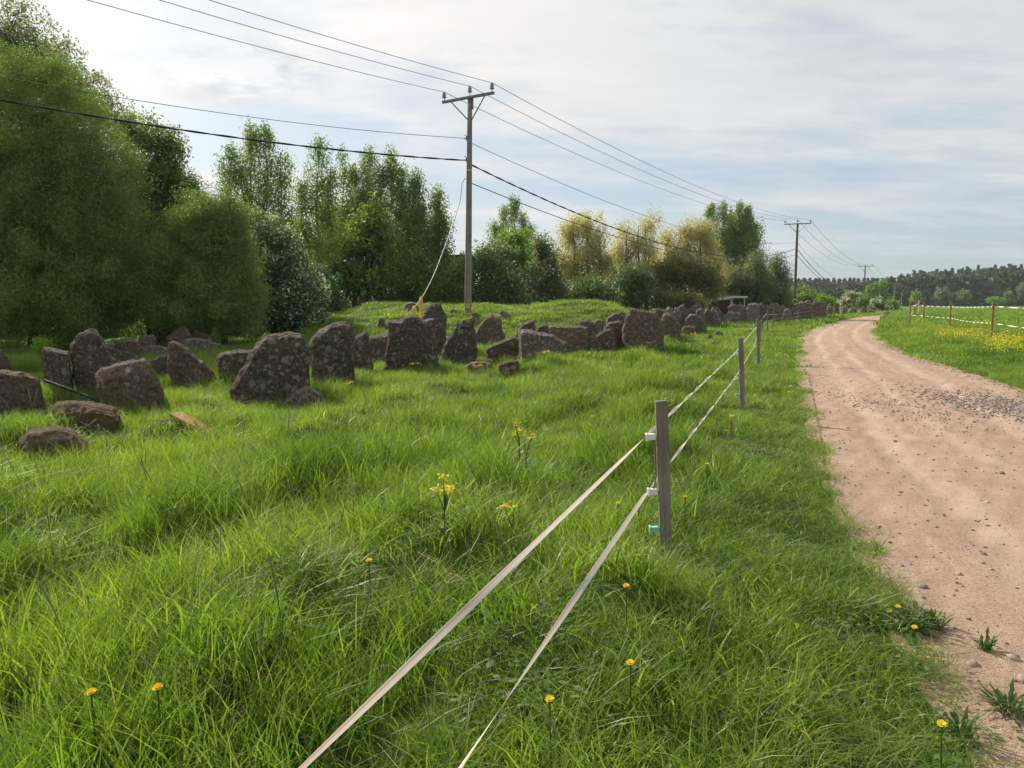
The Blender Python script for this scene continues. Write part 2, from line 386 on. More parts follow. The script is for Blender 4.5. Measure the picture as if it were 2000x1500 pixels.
M['leaf_willow'] = leafmat('willow_leaves', [(0.056, 0.099, 0.026), (0.118, 0.189, 0.040), (0.186, 0.272, 0.057), (0.272, 0.358, 0.081)], .30, 1.7)
M['leaf_broad'] = leafmat('broad_leaves', [(0.048, 0.091, 0.024), (0.088, 0.154, 0.037), (0.144, 0.224, 0.053), (0.220, 0.306, 0.082)], .34, 1.8)
M['leaf_cherry'] = leafmat('cherry_leaves', [(0.034, 0.082, 0.026), (0.073, 0.139, 0.044), (0.121, 0.203, 0.067), (0.208, 0.282, 0.113)], .28, 1.6)
M['leaf_birch'] = leafmat('birch_leaves', [(0.053, 0.101, 0.027), (0.102, 0.166, 0.039), (0.168, 0.243, 0.058), (0.274, 0.330, 0.096)], .42, 2.0)
M['leaf_dark'] = leafmat('dark_leaves', [(0.030, 0.075, 0.029), (0.061, 0.122, 0.042), (0.091, 0.169, 0.056), (0.140, 0.224, 0.075)], .25, 1.6)
M['leaf_bright'] = leafmat('bright_leaves', [(0.057, 0.127, 0.011), (0.103, 0.207, 0.017), (0.161, 0.276, 0.023), (0.218, 0.345, 0.034)], .45, 1.8)
M['leaf_gold'] = leafmat('golden_leaves', [(.24, .225, .10), (.36, .335, .165), (.46, .425, .23), (.54, .50, .30)], .48, 1.5)
M['leaf_olive'] = leafmat('olive_leaves', [(0.056, 0.069, 0.022), (0.100, 0.112, 0.037), (0.150, 0.156, 0.056), (0.213, 0.206, 0.088)], .35, 1.6)
M['leaf_grey'] = leafmat('grey_leaves', [(0.062, 0.088, 0.044), (0.106, 0.138, 0.069), (0.163, 0.188, 0.100), (0.250, 0.263, 0.163)], .5, 1.7)
M['leaf_mid'] = leafmat('mid_leaves', [(0.051, 0.109, 0.018), (0.092, 0.163, 0.028), (0.143, 0.225, 0.039), (0.201, 0.296, 0.054)], .4, 1.8)
M['conifer'] = leafmat('forest_leaves', [(.024, .050, .022), (.042, .078, .030), (.065, .105, .038), (.12, .175, .055)], .15, 1.4, big=.05)
M['blossom'] = leafmat('white_blossom', [(.45, .47, .36), (.62, .62, .5), (.75, .75, .64)], .3, 1.0)
M['petal'] = leafmat('yellow_petals', [(.85, .62, .012), (.9, .70, .015), (.92, .76, .03)], .2, 1.0)
M['stem'] = leafmat('plant_stem', [(.05, .12, .02), (.08, .16, .03), (.13, .22, .05)], .3, 1.5)
M['weed'] = leafmat('weed_leaves', [(.05, .10, .025), (.09, .16, .035), (.14, .22, .06)], .35, 1.6)
# ================================================================ SETTING
# ground sheet
ys = [-30.0]
while ys[-1] < 1300: ys.append(ys[-1]+max(.13, .017*abs(ys[-1])))
ys = np.array(ys); NC = 420
uu = np.linspace(-1, 1, NC); uu = np.sign(uu)*np.abs(uu)**1.35
GX = uu[None, :]*(14+1.45*np.abs(ys))[:, None]; GY = np.repeat(ys[:, None], NC, 1)
GZ = H(GX.ravel(), GY.ravel())
V = np.stack([GX.ravel(), GY.ravel(), GZ], 1)
i, j = np.meshgrid(np.arange(len(ys)-1), np.arange(NC-1), indexing='ij'); a = (i*NC+j).ravel()
tag(link('ground', npmesh('ground', V, np.stack([a, a+1, a+NC+1, a+NC], 1), smooth=True), M['ground']), kind='structure')
# dirt road
ys = [-12.0]
while ys[-1] < 300: ys.append(ys[-1]+max(.05, .008*abs(ys[-1])))
ys = np.array(ys); NU = 90; U = np.linspace(0, 1, NU)
jit = -.06+.02*np.sin(ys*3.1)+.02*np.sin(ys*7.3+1)+.03*np.sin(ys*1.37)
l = xL(ys)-.12+jit; r = xR(ys)+.12+.05*np.sin(ys*1.6+2)+.03*np.sin(ys*6.1)
RX = l[:, None]+(r-l)[:, None]*U[None]; RY = np.repeat(ys[:, None], NU, 1)
Wd = (r-l)[:, None]*np.ones_like(U)[None]; D = Wd*U[None]
z = .012+.035*np.sin(np.pi*U)[None]*np.ones_like(D)
for c_, dep in ((.24, .022), (.66, .022), (.45, -.008), (.86, .012)):
    z -= dep*np.exp(-((U[None]-c_-.02*np.sin(ys*.35)[:, None])/.045)**2)
z += .003*np.sin(RX*23-RY*17)
for cc in range(140):
    q = np.random.default_rng(cc); cy_ = 2+30*q.random()**1.4; cu = q.random(); rr = .06+.22*q.random(); hh = (q.random()-.6)*.008
    cx_ = np.interp(cy_, ys, l)+cu*4
    z += hh*np.exp(-((RX-cx_)**2+(RY-cy_)**2)/rr**2)
z[:, 0] = -.10; z[:, -1] = -.10; z[:, 1] -= .015; z[:, -2] -= .015
V = np.stack([RX.ravel(), RY.ravel(), z.ravel()], 1)
def RZ(x, y): return .03
i, j = np.meshgrid(np.arange(len(ys)-1), np.arange(NU-1), indexing='ij'); a = (i*NU+j).ravel()
tag(link('dirt_road', npmesh('dirt_road', V, np.stack([a, a+1, a+NU+1, a+NU], 1),
    {'across': D.ravel(), 'along': RY.ravel()}, True), M['road']), kind='structure')

# ---------------------------------------------------------------- scatter (stuff)
def scatter(name, variants, pts, rots, scl, mat, label, cat):
    """variants: list of (V, F(quads), tint, dry); points become loose verts; geometry nodes place the variants"""
    vs = []; fs = []; tint = []; dry = []; vid = []; off = 0
    for k, (v_, f_, ti, dr) in enumerate(variants):
        vs.append(v_); fs.append(f_+off); off += len(v_); tint.append(ti); dry.append(dr); vid += [k]*len(f_)
    nv = off; n = len(pts)
    V = np.concatenate(vs+[pts]); F = np.concatenate(fs)
    me = npmesh(name, V, F, {'tint': np.concatenate(tint+[np.zeros(n)]), 'dry': np.concatenate(dry+[np.zeros(n)]),
                             'ispt': np.concatenate([np.zeros(nv), np.ones(n)])})
    for nm, arr in (('rot', rots), ('scl', scl)):
        A = me.attributes.new(nm, 'FLOAT_VECTOR', 'POINT'); A.data.foreach_set('vector', np.concatenate([np.zeros((nv, 3)), arr]).astype(np.float32).ravel())
    A = me.attributes.new('vid', 'INT', 'FACE'); A.data.foreach_set('value', np.array(vid, np.int32))
    ob = tag(link(name, me, mat), label, cat, kind='stuff')
    g = bpy.data.node_groups.new(name+'_nodes', 'GeometryNodeTree')
    g.interface.new_socket('Geometry', in_out='INPUT', socket_type='NodeSocketGeometry'); g.interface.new_socket('Geometry', in_out='OUTPUT', socket_type='NodeSocketGeometry')
    N = g.nodes.new; L = g.links.new
    gi = N('NodeGroupInput'); go = N('NodeGroupOutput')
    def na(nm, dt):
        q = N('GeometryNodeInputNamedAttribute'); q.data_type = dt; q.inputs[0].default_value = nm; return q.outputs[0]
    cmpn = N('FunctionNodeCompare'); cmpn.data_type = 'FLOAT'; cmpn.operation = 'GREATER_THAN'; L(na('ispt', 'FLOAT'), cmpn.inputs[0]); cmpn.inputs[1].default_value = .5
    se = N('GeometryNodeSeparateGeometry'); se.domain = 'POINT'; L(gi.outputs[0], se.inputs[0]); L(cmpn.outputs[0], se.inputs[1])
    sp_ = N('GeometryNodeSplitToInstances'); sp_.domain = 'FACE'; L(se.outputs[1], sp_.inputs[0]); L(na('vid', 'INT'), sp_.inputs['Group ID'])
    ip = N('GeometryNodeInstanceOnPoints'); L(se.outputs[0], ip.inputs['Points']); L(sp_.outputs[0], ip.inputs['Instance'])
    ip.inputs['Pick Instance'].default_value = True
    rv = N('FunctionNodeRandomValue'); rv.data_type = 'INT'
    rv.inputs[4].default_value = 0; rv.inputs[5].default_value = len(variants)-1
    L(rv.outputs[2], ip.inputs['Instance Index'])
    er = N('FunctionNodeEulerToRotation'); L(na('rot', 'FLOAT_VECTOR'), er.inputs[0]); L(er.outputs[0], ip.inputs['Rotation'])
    L(na('scl', 'FLOAT_VECTOR'), ip.inputs['Scale'])
    sm = N('GeometryNodeSetMaterial'); L(ip.outputs[0], sm.inputs[0]); sm.inputs['Material'].default_value = mat; L(sm.outputs[0], go.inputs[0])
    md = ob.modifiers.new('scatter', 'NODES'); md.node_group = g
    return ob
def blades(n, rad, hmin, hmax, wid, lean=.35, dryp=.04, seg=3, seed=0, arch=1.0, shortp=.3):
    q = np.random.default_rng(seed)
    rr = rad*np.sqrt(q.random(n)); th = q.random(n)*2*np.pi; bx = rr*np.cos(th); by = rr*np.sin(th)
    h = hmin+(hmax-hmin)*q.random(n); sh = q.random(n) < shortp; h[sh] *= .55
    az = q.random(n)*2*np.pi; ln = lean*(.3+q.random(n))*h; w_ = wid*(.6+.8*q.random(n)); fa = q.random(n)*np.pi
    V = []
    ts = np.linspace(0, 1, seg+1)
    for tt in ts:
        bend = ln*(tt**2)*(1+.6*arch*tt); zz = h*(tt-.18*arch*tt**3*(ln/h))-.03*(tt == 0)
        cxx = bx+np.cos(az)*bend; cyy = by+np.sin(az)*bend
        ww = w_*.5*(1-tt**1.6)*(.75+.6*min(tt*2, 1)) if tt < 1 else w_*.03
        V.append(np.stack([cxx-np.cos(fa)*ww, cyy-np.sin(fa)*ww, zz], 1)); V.append(np.stack([cxx+np.cos(fa)*ww, cyy+np.sin(fa)*ww, zz], 1))
    V = np.stack(V, 1)    # n, 2(seg+1), 3
    m = 2*(seg+1); base = np.arange(n)*m
    F = np.concatenate([np.stack([base+2*s, base+2*s+1, base+2*s+3, base+2*s+2], 1) for s in range(seg)])
    ti = np.repeat(q.random(n), m); dr = np.repeat((q.random(n) < dryp)*(.5+.5*q.random(n)), m)
    return V.reshape(-1, 3), F, ti, dr
def region(n, y0, y1, seed, side=1.0, powr=1.0, xmin=None, xmax=None):
    q = np.random.default_rng(seed)
    # uniform over the trapezoid
    y = y0+(y1-y0)*q.random(int(n*2.2)); wmax = .72*y1+5; keep = q.random(len(y)) < (.72*y+5)/wmax; y = y[keep]
    x = (q.random(len(y))*2-1)*(.72*y+5)
    return x, y, q
RC = []   # rock footprints to leave nearly bare: filled below
POSTXY = [tuple(hit(*p_)[:2]) for p_ in ((1302, 1092, .02), (1451, 792, .06), (1482, 714, .06))]
def grass_height(x, y):
    dl = xL(y)-x; drr = x-xR(y)
    h = np.where(x < xL(y), .55+.45*ss(.2, 1.6, dl), .5+.35*ss(0, 1.5, drr))
    h = h*np.where(x < xL(y), np.where(dl < 2.2, .80, 1.0), .9)
    h = h*(1-.50*ss(22, 27, y)*(x < xL(y)-2))       # grazed mound
    lump = np.sin(x*1.9+y*.8)*np.sin(y*1.3-x*.7)+.6*np.sin(x*4.3-y*3.1)
    h = h*(.82+.28*lump)
    for a, b in POSTXY: h = h*(1-.62*np.exp(-((x-a)**2+(y-b+.18)**2)/.075))
    return h
def grass_band(name, y0, y1, dens, vset, seed, label, ws=1.0, inroad=0):
    area = (y1-y0)*((.72*y0+5)+(.72*y1+5)); n = int(area*dens)
    x, y, q = region(n, y0, y1, seed)
    x, y = x[:n], y[:n]
    l, r = xL(y), xR(y)
    jit = -.02+.03*np.sin(y*3.1)+.03*np.sin(y*5.3)+.07*q.standard_normal(len(y))
    ok = (x < l+.02+jit) | (x > r-.02-jit)
    if y0 > 40: ok &= (x < l-.6) | (x > r+.8)
    # thin out at the very edge
    x, y = x[ok], y[ok]
    hs = grass_height(x, y)*(.8+.45*q.random(len(x)))
    z = H(x, y)
    rot = np.stack([q.standard_normal(len(x))*.09, q.standard_normal(len(x))*.09, q.random(len(x))*6.28], 1)
    s = .85+.35*q.random(len(x))
    scl = np.stack([s*ws, s*ws, hs], 1)
    return scatter(name, vset, np.stack([x, y, z], 1), rot, scl, M['grass'], label, 'grass')
A = [blades(54, .13, .19, .36, .0052, .40, .05, 4, k) for k in range(9)]+[blades(40, .14, .16, .34, .0036, .9, .30, 4, 40+k, 1.3) for k in range(2)]+[blades(30, .12, .24, .42, .0078, .35, .02, 4, 60+k) for k in range(3)]
grass_band('meadow_grass', 1.0, 7.0, 62, A, 11, 'lush green grass in the foreground either side of the tape fence')
B = [blades(100, .22, .14, .27, .0068, .42, .05, 3, 100+k) for k in range(8)]+[blades(50, .2, .13, .28, .006, .95, .45, 3, 140+k, 1.3) for k in range(2)]
grass_band('meadow_grass', 7.0, 18.0, 26, B, 12, 'green grass in the middle of the meadow up to the stones')
Cc = [blades(110, .45, .15, .28, .014, .42, .06, 2, 200+k) for k in range(8)]
grass_band('meadow_grass', 18.0, 45.0, 6.5, Cc, 13, 'short green grass round the far stones and over the mound')
Dd = [blades(110, 1.0, .18, .34, .045, .4, .03, 2, 300+k) for k in range(6)]
grass_band('meadow_grass', 45.0, 150.0, .9, Dd, 14, 'distant grass of the field and verge beyond the bend', 1.2)
# flowering grass stems with dark foxtail heads
def foxtail(seed):
    q = np.random.default_rng(seed); h = .36+.18*q.random(); az = q.random()*6.28; ln = .04+.12*q.random()
    pts = [(math.cos(az)*ln*u*u, math.sin(az)*ln*u*u, h*u) for u in np.linspace(0, 1, 8)]
    rad = [.0010]*5+[.0030, .0034, .0008]
    mb = MB(); mb.tube(pts, rad, 4, False)
    V = np.array([tuple(v) for v in mb.v]); F = np.array(mb.f); ti = np.repeat([.1, .15, .2, .25, .3, .8, .9, 1.0], 4)
    return V, F, ti, np.zeros(len(V))
x, y, q = region(900, 2.0, 14, 31); n = 900
x, y = x[:n], y[:n]; ok = (x < xL(y)-.5); x, y = x[ok], y[ok]
scatter('grass_flower_stems', [foxtail(k) for k in range(12)], np.stack([x, y, H(x, y)], 1), np.stack([x*0, x*0, q.random(len(x))*6.28], 1),
        np.repeat((.75+.4*q.random(len(x)))[:, None], 3, 1), M['seed'], 'thin foxtail flower stems standing above the meadow grass', 'grass stems')
# dry straw lying in patches
def straw(seed, n=26, rad=.22):
    q = np.random.default_rng(seed); V = []; F = []; ti = []
    for k in range(n):
        p0 = np.array([*(q.standard_normal(2)*rad*.5), .02+.10*q.random()]); d = np.array([*q.standard_normal(2), .35*q.standard_normal()]); d = d/np.linalg.norm(d)*(.05+.11*q.random())
        s = np.cross(d, [0, 0, 1]); s = s/np.linalg.norm(s)*.0012; b = len(V)
        V += [p0-s, p0+s, p0+d+s, p0+d-s]; F.append((b, b+1, b+2, b+3)); ti += [q.random()]*4
    return np.array(V), np.array(F), np.array(ti), np.zeros(len(V))
spots_px = [(620, 780), (905, 780), (870, 785), (480, 970), (75, 850), (130, 800), (930, 740), (740, 745), (860, 735), (400, 830)]
P = []
q = np.random.default_rng(5)
for sx_, sy_ in spots_px:
    c_ = hit(sx_, sy_, .1)
    for k in range(5): P.append((c_.x+q.standard_normal()*.22, c_.y+q.standard_normal()*.22))
x, y, _q = region(200, 3.2, 14, 33); x, y = x[:200], y[:200]; ok = x < xL(y)-.2
P = np.array(P+list(zip(x[ok], y[ok])))
scatter('dry_straw', [straw(k) for k in range(8)], np.stack([P[:, 0], P[:, 1], H(P[:, 0], P[:, 1])+.09], 1), np.stack([P[:, 0]*0, P[:, 0]*0, q.random(len(P))*6.28], 1),
        np.ones((len(P), 3)), M['straw'], 'pale dry straw and last year\'s grass lying in the meadow', 'straw')
# low broad weeds in the verge
def weed(seed, n=30, rad=.11, h=.14, ls=.026):
    q = np.random.default_rng(seed); V = []; F = []; ti = []
    for k in range(n):
        p0 = np.array([*(q.standard_normal(2)*rad*.6), h*q.random()]); d = np.array([*q.standard_normal(2), .5*q.random()]); d = d/np.linalg.norm(d)*ls*(.6+.8*q.random())
        s = np.cross(d, [0, 0, 1])*.33; b = len(V); V += [p0, p0+d*.5+s, p0+d, p0+d*.5-s]; F.append((b, b+1, b+2, b+3)); ti += [q.random()]*4
    return np.array(V), np.array(F), np.array(ti), np.zeros(len(V))
x, y, q = region(5200, 1.2, 11, 35); x, y = x[:5200], y[:5200]
dl = xL(y)-x; ok = ((dl > -.08) & (dl < 2.2) & (q.random(len(x)) < .38)) | ((dl >= 2.6) & (q.random(len(x)) < .05)) | (x > xR(y)+.05)
x, y = x[ok], y[ok]
scatter('verge_weeds', [weed(k) for k in range(8)], np.stack([x, y, H(x, y)], 1), np.stack([x*0, x*0, q.random(len(x))*6.28], 1),
        np.repeat((.7+.6*q.random(len(x)))[:, None], 3, 1), M['weed'], 'low leafy weeds mixed into the grass verge along the road', 'weeds')
# gravel on the road
def pebble(seed, n=1):
    q = np.random.default_rng(seed); bm = bmesh.new(); bmesh.ops.create_cube(bm, size=1)
    bmesh.ops.subdivide_edges(bm, edges=bm.edges[:], cuts=1, use_grid_fill=True)
    for v_ in bm.verts:
        v_.co = v_.co.normalized()*(.42+.16*q.random()); v_.co.z *= .6; v_.co.x *= 1.15
    V = np.array([tuple(v_.co) for v_ in bm.verts]); F = np.array([[v_.index for v_ in f_.verts] for f_ in bm.faces]); bm.free()
    return V, F, np.full(len(V), q.random()), np.zeros(len(V))
m, t = new_mat('gravel'); M['gravel'] = m
rn = t.add('ShaderNodeObjectInfo').outputs['Random']
pbr(t, t.ramp(rn, [(0, (.13, .105, .095)), (.4, (.21, .17, .145)), (.8, (.30, .25, .215)), (1, (.38, .33, .29))]), .9, .2)
q = np.random.default_rng(9); P = []; S = []
for k in range(3800):                     # fine scatter
    yy = 2+26*q.random()**1.5; f_ = q.random(); P.append((xL(yy)+.05+f_*(xR(yy)-xL(yy)-.1), yy)); S.append(.004+.010*q.random()**3)
cen = hit(1990, 825)
for k in range(3600):                     # the loose patch at the right
    a_ = q.standard_normal(2); xx = cen.x+.15+a_[0]*.48+a_[1]*.1; yy = cen.y+a_[1]*1.15-a_[0]*.25
    if xx < xR(yy)-.15: P.append((xx, yy)); S.append(.009+.017*q.random()**2)
c2 = hit(1745, 820)
for k in range(420):
    a_ = q.standard_normal(2); P.append((c2.x+a_[0]*.3, c2.y+a_[1]*1.0)); S.append(.008+.009*q.random())
for k in range(700):                      # along the edges
    yy = 3+25*q.random()**1.4; P.append(((xR(yy)-.1-abs(q.standard_normal())*.15) if q.random() < .85 else xL(yy)+.1+abs(q.standard_normal())*.5, yy)); S.append(.01+.016*q.random()**2)
for sx_, sy_, s_ in ((1905, 731, .06), (1720, 762, .05), (1745, 805, .045), (1952, 800, .05), (1866, 820, .06), (1760, 848, .04), (1868, 1182, .035), (1925, 1028, .03), (1995, 1413, .05), (1955, 966, .05), (1747, 890, .04)):
    c_ = hit(sx_, sy_); P.append((c_.x, c_.y)); S.append(s_*.6)
P = np.array(P); S = np.array(S)
# height of the road sheet under each pebble
fi = np.clip((P[:, 0]-np.interp(P[:, 1], ys, l))/(np.interp(P[:, 1], ys, r)-np.interp(P[:, 1], ys, l)), 0, 1)
iy = np.clip(np.searchsorted(ys, P[:, 1]), 0, len(ys)-1); pz = z.reshape(len(ys), NU)[iy, np.clip((fi*(NU-1)).round().astype(int), 1, NU-2)]
scatter('road_gravel', [pebble(k) for k in range(8)], np.stack([P[:, 0], P[:, 1], pz+S*.12], 1), q.random((len(P), 3))*[.6, .6, 6.28],
        np.repeat(2*S[:, None], 3, 1), M['gravel'], 'loose grey and brown gravel lying on the dirt road', 'gravel')
# ================================================================ STONES
def poly_resample(P, step):
    out = []
    n = len(P)
    for i in range(n):
        a, b = P[i], P[(i+1) % n]; L_ = (b-a).length; m_ = max(1, int(L_/step))
        for k in range(m_): out.append(a+(b-a)*(k/m_))
    return out
def stone(poly, basey, mat, label, th=.7, top=.925, side=.91, yaw=0.0, dz=.16, group=None, name='boulder', rough=1.0, seed=None, lean=0.0, Yd=None):
    """a standing stone: its outline as seen, at its own distance, with real thickness th (m)"""
    xs = [p[0] for p in poly]; yq = [p[1] for p in poly]; cxp = (min(xs)+max(xs))/2
    base = hit(cxp, basey, dz) if Yd is None else Vector((at(cxp, basey, Yd).x, Yd, Hs(at(cxp, basey, Yd).x, Yd)))
    Y0 = base.y+th*.35; gz = base.z
    pts = []
    bot = max(yq); tp = min(yq)
    for px, py in poly:
        p = at(px, py, Y0)
        if py > bot-(bot-tp)*.22: p.z = min(p.z, gz-.12)
        pts.append(p)
    cx_ = sum(p.x for p in pts)/len(pts); z0 = gz-.15; Hh = max(p.z for p in pts)-z0; Wd_ = max(p.x for p in pts)-min(p.x for p in pts)
    ext = max(Hh, Wd_); seed = seed if seed is not None else int(abs(poly[0][0]*7+poly[0][1]*3)); q = random.Random(seed)
    pts = poly_resample(pts, ext/14)
    jg = ext*(.030 if Y0 > 38 else .010)
    pts = [p+Vector((q.uniform(-jg, jg), 0, q.uniform(-jg, jg))) for p in pts]
    # order counter-clockwise seen from the front
    bm = bmesh.new(); lay = []
    for (dy, sx_, sz_) in ((-.5, side, top), (-.34, .98, .985), (.1, 1.0, 1.0), (.40, .97, .98), (.5, side-.03, top-.02)):
        o1 = q.uniform(-.02, .02)*Wd_; o2 = q.uniform(-.015, .015)*Hh
        dv = Vector((cx_, Y0, 0)); dist = dv.length; dv /= dist; kk = 1+min(0, dy*th/dist)
        row = [bm.verts.new(Vector((cx_+(p.x-cx_)*sx_*1.035*kk+o1, Y0, CAMH+(z0+(p.z-z0)*sz_-CAMH)*kk+o2*(p.z > gz)))+dv*dy*th) for p in pts]
        lay.append(row)
    n = len(pts)
    for a, b in zip(lay, lay[1:]):
        for k in range(n): bm.faces.new((a[k], a[(k+1) % n], b[(k+1) % n], b[k]))
    bm.faces.new(lay[0][::-1]); bm.faces.new(lay[-1])
    bmesh.ops.recalc_face_normals(bm, faces=bm.faces[:])
    me = bpy.data.meshes.new('tmp'); bm.to_mesh(me); bm.free()
    ob = bpy.data.objects.new('tmp', me); C.objects.link(ob)
    md = ob.modifiers.new('r', 'REMESH'); md.mode = 'VOXEL'; md.voxel_size = max(ext/64, .014)
    dg = bpy.context.evaluated_depsgraph_get(); m2 = bpy.data.meshes.new_from_object(ob.evaluated_get(dg))
    bpy.data.objects.remove(ob); bpy.data.meshes.remove(me)
    nv = len(m2.vertices); co = np.empty(nv*3, np.float32); m2.vertices.foreach_get('co', co); co = co.reshape(-1, 3)
    no = np.array([v_.normal for v_ in m2.vertices], np.float32)
    dsp = np.empty(nv, np.float32); o_ = Vector((seed*1.7, seed*.3, 0))
    f1 = 1.5/ext
    for k in range(nv):
        p = Vector(co[k])+o_
        # facets: cell distances give flat faces with broken edges; fractal noise roughens them
        vv = noise.voronoi(p*f1*1.9)[0]; v2 = noise.voronoi(p*f1*4.3)[0]
        d1 = noise.noise(p*f1)*.014*ext+noise.noise(p*f1*2.6)*.014*ext+((vv[1]-vv[0])-.25)*.026*ext+((v2[1]-v2[0])-.2)*.016*ext
        d1 += noise.fractal(p*(7/ext), .9, 2.1, 4)*.016*ext*rough+abs(noise.noise(p*f1*7))*-.020*ext*rough
        dsp[k] = d1-.010*ext
    co += no*dsp[:, None]*.95
    org = Vector((cx_, Y0, gz))
    m2.vertices.foreach_set('co', (co-np.array(org, np.float32)).ravel()); m2.polygons.foreach_set('use_smooth', np.ones(len(m2.polygons), bool)); m2.update()
    m2.materials.clear()
    o = link(name, m2, M[mat], None, org)
    tag(o, label, 'boulder', group); return o
ROW = 'granite boulders lined up across the meadow'
PILE = 'boulders heaped under the willows'
FAR = 'boulders of the far end of the stone row'
